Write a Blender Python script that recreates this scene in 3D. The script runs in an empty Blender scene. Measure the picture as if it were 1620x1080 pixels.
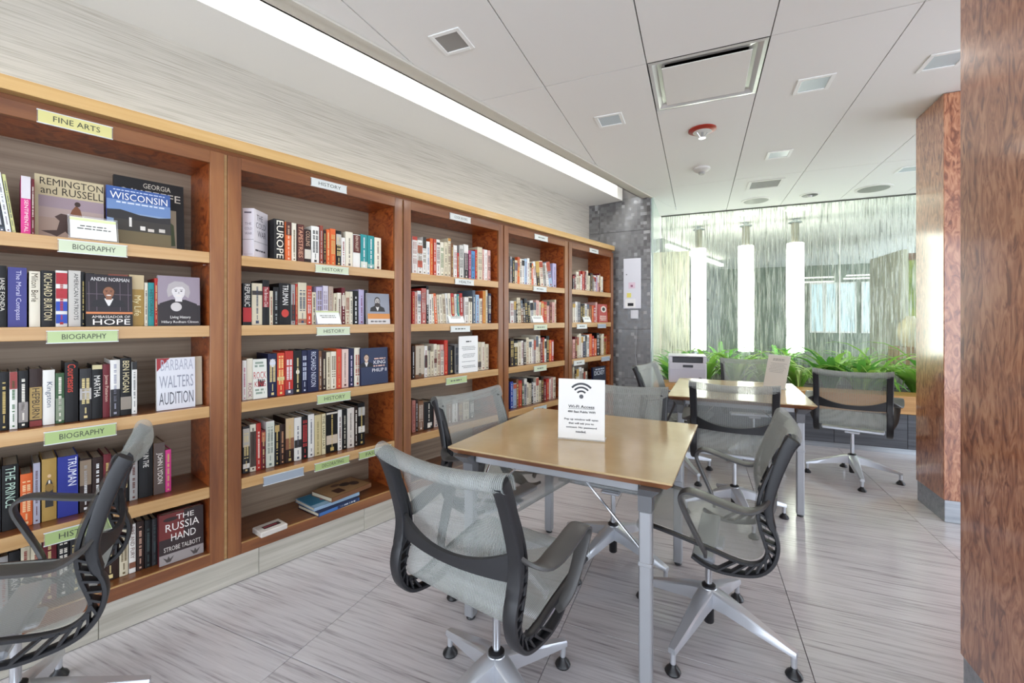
import bpy, bmesh, math, random
from mathutils import Vector, Matrix
random.seed(7)
R = math.radians
scene = bpy.context.scene
C = scene.collection

# ------------------------------------------------------------------ camera, world, lights, exposure
F, CX, CY, H = 686.0, 810.0, 506.0, 1.30          # focal length and principal point in pixels, eye height
cd = bpy.data.cameras.new('camera'); cam = bpy.data.objects.new('camera', cd); C.objects.link(cam)
cam.location = (0, 0, H); cam.rotation_euler = (R(90), 0, 0)
cd.sensor_fit = 'HORIZONTAL'; cd.sensor_width = 36.0; cd.lens = F/1620*36
cd.shift_y = -(540-CY)/1620; cd.clip_start = .02; cd.clip_end = 100
scene.camera = cam
scene.view_settings.view_transform = 'Standard'; scene.view_settings.look = 'None'
scene.view_settings.gamma = 1; scene.view_settings.use_curve_mapping = False
scene.view_settings.exposure = 1.76
w = bpy.data.worlds.new('world'); scene.world = w; w.use_nodes = True
w.node_tree.nodes['Background'].inputs['Color'].default_value = (.875, .965, 1.09, 1)
w.node_tree.nodes['Background'].inputs['Strength'].default_value = 1.2
try:
    scene.cycles.transparent_max_bounces = 24; scene.cycles.max_bounces = 8
    scene.cycles.diffuse_bounces = 5; scene.cycles.caustics_reflective = False; scene.cycles.caustics_refractive = False
    scene.cycles.sample_clamp_indirect = 6
except Exception: pass

# ------------------------------------------------------------------ frames of the place
A = R(40.0); D = 2.415                     # bookcase run: azimuth and distance from the eye point
dS = Vector((math.sin(A), math.cos(A), 0)); nS = Vector((math.cos(A), -math.sin(A), 0))
RB = R(50.0)                               # z rotation of everything standing along the bookcases
def BW(s, q, z=0): return dS*s - nS*(D+q) + Vector((0, 0, z))    # along the run, depth into it, height
AG = R(23.28); gS = Vector((math.cos(AG), -math.sin(AG), 0)); eS = Vector((math.sin(AG), math.cos(AG), 0))
RG = -AG                                   # z rotation of the floor and ceiling grid
def GW(g, e, z=0): return gS*g + eS*e + Vector((0, 0, z))
ZC = 2.76
def wall(px, py, q=0):                     # where a sight line meets the plane q deep in the bookcases
    u = (px-CX)/F; t = (D+q)/(-nS.x*u-nS.y)
    return t*(u*dS.x+dS.y), H+(CY-py)/F*t
def level(px, py, z):                      # where a sight line meets a level plane
    t = (H-z)*F/(py-CY); return Vector(((px-CX)/F*t, t, z))

# ------------------------------------------------------------------ materials
def lin(c):
    c /= 255.0
    return c/12.92 if c <= .04045 else ((c+.055)/1.055)**2.4
def col(h): return (lin(int(h[0:2], 16)), lin(int(h[2:4], 16)), lin(int(h[4:6], 16)), 1)
MATS = {}
def mat(name, h, rough=.5, metal=0.0, coat=0.0, spec=.5, emit=0, emith=None):
    if name in MATS: return MATS[name]
    m = bpy.data.materials.new(name); m.use_nodes = True; b = m.node_tree.nodes['Principled BSDF']
    b.inputs['Base Color'].default_value = col(h); b.inputs['Roughness'].default_value = rough
    b.inputs['Metallic'].default_value = metal; b.inputs['Coat Weight'].default_value = coat
    b.inputs['Coat Roughness'].default_value = .12; b.inputs['Specular IOR Level'].default_value = spec
    if emit:
        b.inputs['Emission Color'].default_value = col(emith or h); b.inputs['Emission Strength'].default_value = emit
    m.diffuse_color = col(h); MATS[name] = m; return m
def grain(name, cols, scale, nscale=1.0, rough=.45, coat=0.0, detail=5, distort=0.0, bump=0.0, rnd=0.0, metal=0, spec=.5, pos=None):
    """noise stretched along one axis, coloured by a ramp, slightly different on every object"""
    m = mat(name, cols[0], rough, metal, coat, spec); nt = m.node_tree; N = nt.nodes; L = nt.links; b = N['Principled BSDF']
    tc = N.new('ShaderNodeTexCoord'); mp = N.new('ShaderNodeMapping'); mp.inputs['Scale'].default_value = scale
    L.new(tc.outputs['Object'], mp.inputs['Vector'])
    oi = N.new('ShaderNodeObjectInfo'); mul = N.new('ShaderNodeMath'); mul.operation = 'MULTIPLY'; mul.inputs[1].default_value = 37.0
    L.new(oi.outputs['Random'], mul.inputs[0]); L.new(mul.outputs[0], mp.inputs['Location'])
    no = N.new('ShaderNodeTexNoise'); no.inputs['Scale'].default_value = nscale; no.inputs['Detail'].default_value = detail
    no.inputs['Roughness'].default_value = .6; no.inputs['Distortion'].default_value = distort
    L.new(mp.outputs['Vector'], no.inputs['Vector'])
    cr = N.new('ShaderNodeValToRGB'); el = cr.color_ramp.elements
    pos = pos or [.3+.4*i/(len(cols)-1) for i in range(len(cols))]
    el[0].position = pos[0]; el[0].color = col(cols[0]); el[1].position = pos[-1]; el[1].color = col(cols[-1])
    for i in range(1, len(cols)-1): e = el.new(pos[i]); e.color = col(cols[i])
    L.new(no.outputs['Fac'], cr.inputs['Fac'])
    out = cr.outputs['Color']
    if rnd:
        hs = N.new('ShaderNodeHueSaturation'); mr = N.new('ShaderNodeMapRange')
        mr.inputs['To Min'].default_value = 1-rnd; mr.inputs['To Max'].default_value = 1+rnd
        L.new(oi.outputs['Random'], mr.inputs['Value']); L.new(mr.outputs['Result'], hs.inputs['Value']); L.new(out, hs.inputs['Color']); out = hs.outputs['Color']
    L.new(out, b.inputs['Base Color'])
    if bump:
        bp = N.new('ShaderNodeBump'); bp.inputs['Strength'].default_value = bump; bp.inputs['Distance'].default_value = .002
        L.new(no.outputs['Fac'], bp.inputs['Height']); L.new(bp.outputs['Normal'], b.inputs['Normal'])
    return m
M = {}
M['floor'] = grain('floor_stone', ['8a8486', 'b3aeb0', 'c2bec0', 'cdcacb'], (3.2, 82, 82), 1.0, .19, detail=6, bump=.04, rnd=.03, pos=[.28, .40, .5, .72], spec=.6)
M['grout'] = mat('grout', '8f8c8a', .8)
M['plinth'] = grain('plinth_stone', ['a39d90', 'b5b0a3', 'c4bfb3'], (1.6, 40, 40), 1.0, .4, rnd=.03)
M['wallpaper'] = grain('linen_wallcovering', ['9f978b', 'b5aea2', 'c0b9ae'], (3.5, 170, 170), 1.0, .6, rnd=0)
M['case_back'] = grain('taupe_wallcovering', ['836f5c', '98846f', 'a6927c'], (1.2, 55, 55), 1.0, .6)
M['wood_frame'] = grain('bookcase_wood', ['683a20', '824f2c', '966238'], (14, 14, 1.0), 1.0, .36, .25, distort=.4, rnd=.04)
M['wood_rail'] = grain('bookcase_rail_wood', ['683a20', '824f2c', '966238'], (1.0, 14, 14), 1.0, .36, .25, distort=.4, rnd=.04)
M['wood_in'] = grain('figured_red_wood', ['642710', '8c401a', 'ab5a28', '984a1f'], (9, 9, 16), 1.3, .36, .2, detail=3, distort=1.6)
M['wood_shelf'] = grain('shelf_wood', ['6a3a1c', '7e4a26', '925a30'], (1.5, 22, 22), 1.0, .3, .3, distort=.5)
M['wood_edge'] = grain('shelf_edge_wood', ['b08652', 'bd9460', 'c8a271'], (1.2, 30, 30), 1.0, .4, .15, distort=.3, rnd=.03)
M['cornice'] = grain('cornice_wood', ['b48d52', 'c09a60', 'caa56e'], (1.0, 26, 26), 1.0, .4, .1, distort=.3)
M['pillar'] = grain('figured_pillar_veneer', ['76422a', '985c3e', 'af7452', 'c08a67'], (16, 16, 5.2), 1.5, .3, 1.0, detail=2, distort=2.2, pos=[.33, .43, .54, .66])
M['steel'] = grain('brushed_steel', ['8d9298', 'a4a9af', 'b2b6ba'], (2, 40, 40), 1, .35, metal=.8)
M['ceiling'] = mat('ceiling_panel_white', 'e6e4e0', .8)
M['white'] = mat('white_paint', 'dedbd6', .6)
M['void'] = mat('dark_joint', '3a3835', .9)
M['trim'] = mat('cream_trim', 'c9c4b8', .6)
M['mesh_frame'] = mat('graphite_plastic', '1f1f22', .42)
M['arm_grey'] = mat('warm_grey_plastic', '403e3d', .38)
M['alu'] = mat('polished_aluminium', 'cfd2d8', .32, .65)
M['chrome'] = mat('chrome', 'cfd2d6', .14, 1.0)
M['black'] = mat('black_plastic', '17171a', .35)
M['legpaint'] = mat('silver_painted_steel', 'a9abaf', .38, .45)
M['bracket'] = mat('dark_grey_bracket', '6c6d70', .45, .3)
M['table'] = grain('tan_laminate', ['b89e76', 'bea57c', 'c5ad85'], (2, 2, 2), 2.0, .16, .25, rnd=0)
M['tedge'] = grain('table_edge_wood', ['7a4a2e', '8d5b3a', '9c6b49'], (2, 25, 25), 1.0, .4, .2)
M['paper'] = mat('white_paper', 'ecebe8', .6)
M['acrylic'] = None
M['ink'] = mat('black_ink', '1f1f22', .7)
M['greyink'] = mat('grey_ink', '6c6c6c', .7)
M['pages'] = grain('page_block', ['cfc4a8', 'd9cfb6', 'e0d8c3'], (200, 2, 2), 1.0, .8)
M['lit_lens'] = mat('lit_lens', 'aab4b8', .3, emit=.06)
M['dim_lens'] = mat('unlit_lens', '8a8885', .25)
M['lamp_glow'] = mat('glowing_shade', 'fffdf6', .5, emit=3.5)
M['disc_glow'] = mat('ceiling_disc_glow', 'fffbe8', .5, emit=3.5)
M['strip_glow'] = mat('slot_fascia_white', 'f2f0ec', .5, emit=.45)
M['slate'] = grain('dark_slate_cladding', ['3b3d42', '4d4f55', '5c5f66'], (1.0, 40, 40), 1.0, .5, bump=.3)
M['plank'] = grain('planter_wood', ['a8763c', 'bb8a4d', 'c99a5e'], (1.0, 22, 22), 1.0, .4, .15)
M['soil'] = mat('soil', '2e2620', .9)
def leafmat(name, h, h2):
    m = grain(name, [h, h2], (6, 1.2, 2), 2.0, .4, detail=2, rnd=.18); b = m.node_tree.nodes['Principled BSDF']
    nt = m.node_tree; tl = nt.nodes.new('ShaderNodeBsdfTranslucent'); mx = nt.nodes.new('ShaderNodeMixShader'); mx.inputs[0].default_value = .35
    tl.inputs['Color'].default_value = col(h2); nt.links.new(b.outputs[0], mx.inputs[1]); nt.links.new(tl.outputs[0], mx.inputs[2]); nt.links.new(mx.outputs[0], nt.nodes['Material Output'].inputs['Surface']); return m
M['leaf1'] = leafmat('fresh_leaf', '78b044', 'a2cf66'); M['leaf2'] = leafmat('deep_leaf', '4a8a38', '6aa84c'); M['leaf3'] = leafmat('variegated_leaf', '98c650', 'd2e69c')

def mix_transparent(name, h, fac_nodes):
    m = bpy.data.materials.new(name); m.use_nodes = True; nt = m.node_tree; N = nt.nodes; L = nt.links
    b = N['Principled BSDF']; b.inputs['Base Color'].default_value = col(h); b.inputs['Roughness'].default_value = .55
    tr = N.new('ShaderNodeBsdfTransparent'); mx = N.new('ShaderNodeMixShader')
    L.new(tr.outputs[0], mx.inputs[1]); L.new(b.outputs[0], mx.inputs[2]); L.new(mx.outputs[0], N['Material Output'].inputs['Surface'])
    fac_nodes(N, L, mx.inputs[0], b, tr); MATS[name] = m; return m
def weave(N, L, sock, b, tr):                       # woven suspension fabric: fine cords with light between them
    tc = N.new('ShaderNodeTexCoord'); mp = N.new('ShaderNodeMapping'); L.new(tc.outputs['Object'], mp.inputs['Vector'])
    mp.inputs['Scale'].default_value = (1, 0, 0)
    wv = N.new('ShaderNodeTexWave'); wv.wave_type = 'BANDS'; wv.bands_direction = 'X'; wv.inputs['Scale'].default_value = 58; wv.inputs['Distortion'].default_value = 0
    L.new(mp.outputs[0], wv.inputs['Vector'])
    mr = N.new('ShaderNodeMapRange'); mr.inputs['To Min'].default_value = .34; mr.inputs['To Max'].default_value = .82
    L.new(wv.outputs['Fac'], mr.inputs['Value']); L.new(mr.outputs[0], sock)
M['weave'] = mix_transparent('grey_woven_mesh', '9ca09d', weave)
def acry(N, L, sock, b, tr):
    b.inputs['Roughness'].default_value = .05; b.inputs['Base Color'].default_value = (.9, .92, .92, 1)
    lw = N.new('ShaderNodeLayerWeight'); lw.inputs['Blend'].default_value = .35
    mr = N.new('ShaderNodeMapRange'); mr.inputs['To Min'].default_value = .12; mr.inputs['To Max'].default_value = .6
    L.new(lw.outputs['Fresnel'], mr.inputs['Value']); L.new(mr.outputs[0], sock)
M['acrylic'] = mix_transparent('clear_acrylic', 'e8ecec', acry)
def clear(N, L, sock, b, tr):
    b.inputs['Roughness'].default_value = .03; b.inputs['Base Color'].default_value = (.75, .82, .77, 1); tr.inputs['Color'].default_value = (.93, .97, .94, 1); sock.default_value = .14
M['clear'] = mix_transparent('clear_glass', 'dfe8e2', clear)
def rain(N, L, sock, b, tr):                        # glass etched with fine falling streaks
    b.inputs['Roughness'].default_value = .12
    tr.inputs['Color'].default_value = (.93, .97, .93, 1)
    tc = N.new('ShaderNodeTexCoord'); mp = N.new('ShaderNodeMapping'); mp.inputs['Scale'].default_value = (95, 1, 3.4)
    L.new(tc.outputs['Object'], mp.inputs['Vector'])
    no = N.new('ShaderNodeTexNoise'); no.inputs['Scale'].default_value = 1; no.inputs['Detail'].default_value = 2; no.inputs['Distortion'].default_value = .3
    L.new(mp.outputs[0], no.inputs['Vector'])
    cr = N.new('ShaderNodeValToRGB'); e = cr.color_ramp.elements
    e[0].position = .42; e[0].color = (.05, .05, .05, 1); e[1].position = .68; e[1].color = (.5, .5, .5, 1)
    L.new(no.outputs['Fac'], cr.inputs['Fac']); L.new(cr.outputs[0], sock)
    mp2 = N.new('ShaderNodeMapping'); mp2.inputs['Scale'].default_value = (120, 1, 5); mp2.inputs['Location'].default_value = (3, 7, 1)
    L.new(tc.outputs['Object'], mp2.inputs['Vector']); n2 = N.new('ShaderNodeTexNoise'); n2.inputs['Scale'].default_value = 1; n2.inputs['Detail'].default_value = 1
    L.new(mp2.outputs[0], n2.inputs['Vector']); c2 = N.new('ShaderNodeValToRGB'); e2 = c2.color_ramp.elements
    e2[0].position = .34; e2[0].color = col('5f6656'); e2[1].position = .52; e2[1].color = col('dfe2d6')
    L.new(n2.outputs['Fac'], c2.inputs['Fac']); L.new(c2.outputs[0], b.inputs['Base Color'])
M['rain'] = mix_transparent('streaked_glass', 'dfe3d8', rain)
def mosaic():
    m = mat('mosaic_tesserae', '6b6965', .25); nt = m.node_tree; N = nt.nodes; L = nt.links; b = N['Principled BSDF']
    tc = N.new('ShaderNodeTexCoord'); mp = N.new('ShaderNodeMapping'); mp.inputs['Scale'].default_value = (27, 27, 27); L.new(tc.outputs['Object'], mp.inputs['Vector'])
    sn = N.new('ShaderNodeVectorMath'); sn.operation = 'FLOOR'; L.new(mp.outputs[0], sn.inputs[0])
    wn = N.new('ShaderNodeTexWhiteNoise'); wn.noise_dimensions = '3D'; L.new(sn.outputs[0], wn.inputs['Vector'])
    cr = N.new('ShaderNodeValToRGB'); cr.color_ramp.interpolation = 'CONSTANT'; e = cr.color_ramp.elements
    e[0].position = 0; e[0].color = col('5b5958'); e[1].position = .95; e[1].color = col('a3a2a1')
    for p, h in ((.25, '646261'), (.5, '6c6a69'), (.72, '757372')): x = e.new(p); x.color = col(h)
    L.new(wn.outputs['Value'], cr.inputs['Fac']); L.new(cr.outputs[0], b.inputs['Base Color'])
    mr = N.new('ShaderNodeMapRange'); mr.inputs['To Min'].default_value = .12; mr.inputs['To Max'].default_value = .5
    L.new(wn.outputs['Value'], mr.inputs['Value']); L.new(mr.outputs[0], b.inputs['Roughness'])
    return m
M['mosaic'] = mosaic()

PAL = dict(k=('black', '131213'), w=('white', 'e2dfd8'), c=('cream', 'd3c8ad'), n=('navy', '1c2040'), b=('blue', '2f459a'), r=('red', 'b23129'),
           o=('orange', 'd4622f'), m=('maroon', '69232a'), g=('grey', '9d9a97'), t=('teal', '2f8b8c'), y=('gold', 'ab8a4a'), d=('dark brown', '2e1d18'),
           p=('pink', 'cf3f85'), l=('lavender', 'b3aac8'), e=('green', '3c5a3b'), B=('brown', '7b5439'), s=('slate', '596470'), P=('pale blue', '9ab4cc'),
           q=('dusty pink', 'd3a59b'), i=('ivory', 'e0d8c4'), z=('charcoal', '2e2d2f'), v=('yellow green', 'c9c98a'))
def bookmat(k): return mat('book_'+PAL[k][0].replace(' ', '_'), PAL[k][1], .45, spec=.3)
def ink(h): return mat('print_'+h, h, .55)

# ------------------------------------------------------------------ mesh helpers
class MB:
    def __init__(self): self.v = []; self.f = []; self.fm = []; self.mats = []; self.fs = []
    def mi(self, m):
        if m not in self.mats: self.mats.append(m)
        return self.mats.index(m)
    def add(self, vs, fs, m=None, smooth=False):
        o = len(self.v); self.v += [tuple(x) for x in vs]; k = self.mi(m)
        for f in fs: self.f.append(tuple(i+o for i in f)); self.fm.append(k); self.fs.append(smooth)
        return self
    def box(self, x0, x1, y0, y1, z0, z1, m=None):
        return self.add([(x0,y0,z0),(x1,y0,z0),(x1,y1,z0),(x0,y1,z0),(x0,y0,z1),(x1,y0,z1),(x1,y1,z1),(x0,y1,z1)],
                        [(3,2,1,0),(4,5,6,7),(0,1,5,4),(1,2,6,5),(2,3,7,6),(3,0,4,7)], m)
    def cbox(self, x0, x1, y0, y1, z0, z1, b=.003, m=None):      # box with chamfered edges
        vs = []; key = {}
        X = (x0, x1); Y = (y0, y1); Z = (z0, z1)
        for i in (0,1):
            for j in (0,1):
                for k in (0,1):
                    sx, sy, sz = (1-2*i)*b, (1-2*j)*b, (1-2*k)*b
                    for ax in range(3):
                        p = [X[i]+sx, Y[j]+sy, Z[k]+sz]; p[ax] = (X[i], Y[j], Z[k])[ax]
                        key[(i,j,k,ax)] = len(vs); vs.append(p)
        fs = []
        def q(*a): fs.append([key[x] for x in a])
        for s in (0,1):
            o = 1 if s else -1
            a = [(s,0,0,0),(s,1,0,0),(s,1,1,0),(s,0,1,0)]; q(*(a if s else a[::-1]))
            a = [(0,s,0,1),(1,s,0,1),(1,s,1,1),(0,s,1,1)]; q(*(a[::-1] if s else a))
            a = [(0,0,s,2),(1,0,s,2),(1,1,s,2),(0,1,s,2)]; q(*(a if s else a[::-1]))
        for a_ in (0,1):
            for b_ in (0,1):
                q((a_,b_,0,0),(a_,b_,0,1),(a_,b_,1,1),(a_,b_,1,0))
                q((a_,0,b_,0),(a_,0,b_,2),(a_,1,b_,2),(a_,1,b_,0))
                q((0,a_,b_,1),(0,a_,b_,2),(1,a_,b_,2),(1,a_,b_,1))
        for i in (0,1):
            for j in (0,1):
                for k in (0,1): q((i,j,k,0),(i,j,k,1),(i,j,k,2))
        return self.add(vs, fs, m)
    def lathe(self, prof, n=16, m=None, cx=0, cy=0):             # (radius, height) profile about a vertical axis
        vs = []; fs = []
        for (r, z) in prof:
            for i in range(n): a = 2*math.pi*i/n; vs.append((cx+r*math.cos(a), cy+r*math.sin(a), z))
        for j in range(len(prof)-1):
            for i in range(n): fs.append((j*n+i, j*n+(i+1) % n, (j+1)*n+(i+1) % n, (j+1)*n+i))
        fs.append(tuple(range(n))[::-1]); fs.append(tuple(range((len(prof)-1)*n, len(prof)*n)))
        return self.add(vs, fs, m, True)
    def rod(self, a, b, r, m=None, n=8):
        a = Vector(a); b = Vector(b); d = (b-a).normalized(); u = d.orthogonal().normalized(); v = d.cross(u)
        vs = [p+(u*math.cos(2*math.pi*i/n)+v*math.sin(2*math.pi*i/n))*r for p in (a, b) for i in range(n)]
        fs = [(i, (i+1) % n, n+(i+1) % n, n+i) for i in range(n)]+[tuple(range(n))[::-1], tuple(range(n, 2*n))]
        return self.add(vs, fs, m, True)
    def sweep(self, pts, side, hw, ht, m=None, n=10):            # rounded bar along pts; side = lateral axis; half width/thickness per point
        pts = [Vector(p) for p in pts]; k = len(pts)
        hw = hw if isinstance(hw, (list, tuple)) else [hw]*k; ht = ht if isinstance(ht, (list, tuple)) else [ht]*k
        vs = []; fs = []
        for i, p in enumerate(pts):
            t = (pts[min(i+1, k-1)]-pts[max(i-1, 0)]).normalized(); s = Vector(side); s = (s-t*s.dot(t)).normalized(); u = t.cross(s)
            for j in range(n):
                a = 2*math.pi*(j+.5)/n; ca, sa = math.cos(a), math.sin(a)
                f = lambda c: math.copysign(abs(c)**.45, c)
                vs.append(p+s*hw[i]*f(ca)+u*ht[i]*f(sa))
        for i in range(k-1):
            for j in range(n): fs.append((i*n+j, i*n+(j+1) % n, (i+1)*n+(j+1) % n, (i+1)*n+j))
        fs.append(tuple(range(n))[::-1]); fs.append(tuple(range((k-1)*n, k*n)))
        return self.add(vs, fs, m, True)
    def prism(self, poly, z0, z1, m=None):                       # polygon (x, y) extruded upward
        n = len(poly); vs = [(x, y, z0) for x, y in poly]+[(x, y, z1) for x, y in poly]
        return self.add(vs, [tuple(range(n))[::-1], tuple(range(n, 2*n))]+[(i, (i+1) % n, n+(i+1) % n, n+i) for i in range(n)], m)
    def mesh(self, name, m=None):
        me = bpy.data.meshes.new(name); me.from_pydata(self.v, [], self.f)
        ms = [x or m for x in self.mats]
        for x in ms: me.materials.append(x)
        me.polygons.foreach_set('material_index', self.fm); me.polygons.foreach_set('use_smooth', self.fs)
        if any(self.fs):
            try: me.set_sharp_from_angle(angle=R(40))
            except Exception: pass
        me.update(); return me
    def build(self, name, m=None, parent=None): return obj(name, self.mesh(name, m), parent)
def obj(name, me, parent=None):
    o = bpy.data.objects.new(name, me); C.objects.link(o)
    if parent: o.parent = parent
    return o
def tag(o, label=None, cat=None, group=None, kind=None):
    if label: o['label'] = label
    if cat: o['category'] = cat
    if group: o['group'] = group
    if kind: o['kind'] = kind
    return o
def empty(name, loc, rz=0):
    o = bpy.data.objects.new(name, None); C.objects.link(o); o.location = loc; o.rotation_euler = (0, 0, rz); o.empty_display_size = .1
    return o
def put(o, loc, rz=0, rx=0, ry=0): o.location = loc; o.rotation_euler = (rx, ry, rz); return o
def smooth_path(pts, n=4):                                       # Catmull-Rom through the points
    P = [Vector(p) for p in pts]; out = []
    for i in range(len(P)-1):
        p0 = P[max(i-1, 0)]; p1 = P[i]; p2 = P[i+1]; p3 = P[min(i+2, len(P)-1)]
        for k in range(n):
            t = k/n; out.append(.5*((2*p1)+(p2-p0)*t+(2*p0-5*p1+4*p2-p3)*t*t+(3*p1-p0-3*p2+p3)*t**3))
    out.append(P[-1]); return out
_txt = {}
def text_geo(body, bold=0):                                              # unit-height lettering as flat polygons
    key = body; body = body.rstrip('\t'); bold = .022 if key != body else 0
    if key not in _txt:
        cu = bpy.data.curves.new('t', 'FONT'); cu.body = body; cu.size = 1; cu.resolution_u = 2; cu.offset = bold; cu.align_x = 'LEFT'
        o = bpy.data.objects.new('t', cu); C.objects.link(o)
        me = o.to_mesh(); vs = [v.co.copy() for v in me.vertices]; fs = [tuple(p.vertices) for p in me.polygons]
        o.to_mesh_clear(); bpy.data.objects.remove(o); bpy.data.curves.remove(cu)
        x0 = min(v.x for v in vs); x1 = max(v.x for v in vs); y0 = min(v.y for v in vs); y1 = max(v.y for v in vs)
        _txt[key] = ([((v.x-x0)/(x1-x0), (v.y-y0)/(y1-y0)) for v in vs], fs, (x1-x0)/(y1-y0))
    return _txt[key]
class Print:
    """flat print on a face: u to the right, v upward, laid in thin layers just proud of the surface"""
    def __init__(self, y=0.0): self.mb = MB(); self.y = y; self.k = 0
    def lay(self): self.k += 1; return self.y-.0004-.00012*self.k
    def rect(self, u0, u1, v0, v1, h): y = self.lay(); self.mb.add([(u0,y,v0),(u1,y,v0),(u1,y,v1),(u0,y,v1)], [(0,1,2,3)], ink(h)); return self
    def poly(self, pts, h): y = self.lay(); self.mb.add([(u, y, v) for u, v in pts], [tuple(range(len(pts)))], ink(h)); return self
    def oval(self, u, v, ru, rv, h, n=18, a0=0, a1=360):
        y = self.lay(); self.mb.add([(u+ru*math.cos(R(a0+(a1-a0)*i/n)), y, v+rv*math.sin(R(a0+(a1-a0)*i/n))) for i in range(n+(a1-a0 < 360))], [tuple(range(n+(a1-a0 < 360)))], ink(h)); return self
    def arc(self, u, v, r0, r1, a0, a1, h, n=14):
        y = self.lay(); vs = []
        for i in range(n+1):
            a = R(a0+(a1-a0)*i/n); vs += [(u+r0*math.cos(a), y, v+r0*math.sin(a)), (u+r1*math.cos(a), y, v+r1*math.sin(a))]
        self.mb.add(vs, [(2*i, 2*i+1, 2*i+3, 2*i+2) for i in range(n)], ink(h)); return self
    def text(self, body, u0, u1, v0, v1, h, down=False, keep=True):   # fitted into a box; down = running down a spine
        vs, fs, asp = text_geo(body); y = self.lay()
        W, Hh = ((v1-v0), (u1-u0)) if down else ((u1-u0), (v1-v0))
        if keep:
            if asp*Hh > W*1.6: Hh = W*1.6/asp
            if asp*Hh < W: W = max(asp*Hh*1.0, min(W, asp*Hh*1.35))
        cu, cv = (u0+u1)/2, (v0+v1)/2
        if down: P = [(cu+(b-.5)*Hh, y, cv-(a-.5)*W) for a, b in vs]
        else: P = [(cu+(a-.5)*W, y, cv+(b-.5)*Hh) for a, b in vs]
        self.mb.add(P, fs, ink(h)); return self
    def lines(self, u0, u1, vs, hh, h, rng):                      # rows too small to read
        for v in vs:
            u = u0+rng.uniform(0, .12)*(u1-u0); ue = u1-rng.uniform(0, .15)*(u1-u0)
            while u < ue:
                l = rng.uniform(1.2, 4)*hh; self.k -= 1; self.rect(u, min(u+l, ue), v, v+hh, h); u += l+hh*.7
            self.k += 1
        return self
    def build(self, name, parent): return self.mb.build(name, None, parent)

# ------------------------------------------------------------------ the setting: floor, ceiling, walls
def clip(poly, nx, ny, c):                                       # keep nx*x + ny*y >= c
    out = []
    for i in range(len(poly)):
        a, b = poly[i], poly[(i+1) % len(poly)]; da = nx*a[0]+ny*a[1]-c; db = nx*b[0]+ny*b[1]-c
        if da >= 0: out.append(a)
        if (da >= 0) != (db >= 0): t = da/(da-db); out.append((a[0]+(b[0]-a[0])*t, a[1]+(b[1]-a[1])*t))
    return out
def world_to_g(p): return (p.dot(gS), p.dot(eS))
fl = MB().box(-5.2, 5.2, -3.0, 14.5, -.08, -.02).build('floor', M['grout']); put(fl, (0, 0, 0), RG); tag(fl, 'grey vein-cut stone floor of large rectangular tiles', 'floor', kind='structure')
tile_me = MB().cbox(.0012, .9138, .0012, .5958, -.02, 0, .0012).mesh('floor_tile', M['floor'])
nleft = (nS.dot(gS), nS.dot(eS))
for j in range(-4, 4):
    for i in range(-5, 6):
        g0 = .385+.915*j; e0 = 1.797+.597*i
        cs = [GW(g0+a, e0+b) for a in (0, .915) for b in (0, .597)]
        if max(c.dot(nS)+D for c in cs) < 0 or (j == 3 and i > 1 and False): continue
        t = obj('floor_tile', tile_me, fl); t.location = (g0, e0, 0)
# ceiling panels, cut along the light slot
CE = .387
ce = MB().box(-5.2, 5.2, 6.44, 14.5, ZC, ZC+.04).build('ceiling', M['ceiling']); put(ce, (0, 0, 0), RG); tag(ce, 'white panelled ceiling with thin dark joints', 'ceiling', kind='structure')
MB().prism(clip([(-3, 5.46), (.6, 5.46), (.6, 6.435), (-3, 6.435)], -nleft[0], -nleft[1], D-CE-.001), ZC, ZC+.02).build('ceiling_panel', M['ceiling'], ce)
back = MB()
pts = clip([(-5.2, -3), (5.2, -3), (5.2, 6.44), (-5.2, 6.44)], nleft[0], nleft[1], CE-D+.01)
back.prism(pts, ZC+.022, ZC+.05).build('ceiling_void', M['void'], ce)
for j in range(-7, 7):
    g0 = -.885+.613*j
    for k in range(-3, 2):
        e0 = 2.575+2.485*k; e1 = min(e0+2.485, 6.435)
        if j == 1 and k == 0: e0 += .615
        p = clip([(g0+.003, e0+.003), (g0+.610, e0+.003), (g0+.610, e1-.003), (g0+.003, e1-.003)], nleft[0], nleft[1], CE-D+.002)
        if len(p) < 3 or g0 > 4.6: continue
        MB().prism(p, ZC, ZC+.02).build('ceiling_panel', M['ceiling'], ce)
# slot edge trim: two small steps, then the open slot
tr = MB()
tr.box(-3.2, 5.02, -CE, -CE+.03, ZC-.012, ZC+.03); tr.box(-3.2, 4.98, -CE+.03, -.262, ZC-.004, ZC+.05); tr.box(-3.2, 4.98, -.275, -.262, ZC-.004, ZC+.16)
o = tr.build('trim_1', M['trim']); put(o, BW(0, 0), RB); tag(o, 'cream stepped trim along the ceiling light slot', 'trim', kind='structure')
so = MB().box(-3.2, 4.86, -.075, .37, 2.738, 2.76).build('soffit', M['white']); put(so, BW(0, 0), RB); tag(so, 'white soffit above the bookcases', 'soffit', kind='structure')
st = MB().box(-3.2, 4.86, -.075, -.02, 2.76, 2.97).build('slot_fascia', M['white'], so)
lid = MB().box(-3.2, 5.0, -.30, .37, 2.97, 3.0).build('unseen_slot_lid', M['white'], so)  # unseen lid, added to keep slot light in and world light out
sl = MB().cbox(-3.2, 4.70, -.083, -.0755, 2.741, 2.955, .002).build('slot_light', M['strip_glow']); put(sl, BW(0, 0), RB)
tag(sl, 'long glowing white light strip set in the ceiling slot above the bookcases', 'light strip')
ld = bpy.data.lights.new('slot_lamp', 'AREA'); ld.shape = 'RECTANGLE'; ld.size = 7.6; ld.size_y = .04; ld.energy = 13; ld.color = (.93, .98, 1.04)
lo = bpy.data.objects.new('slot_lamp', ld); C.objects.link(lo); lo.parent = sl
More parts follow.
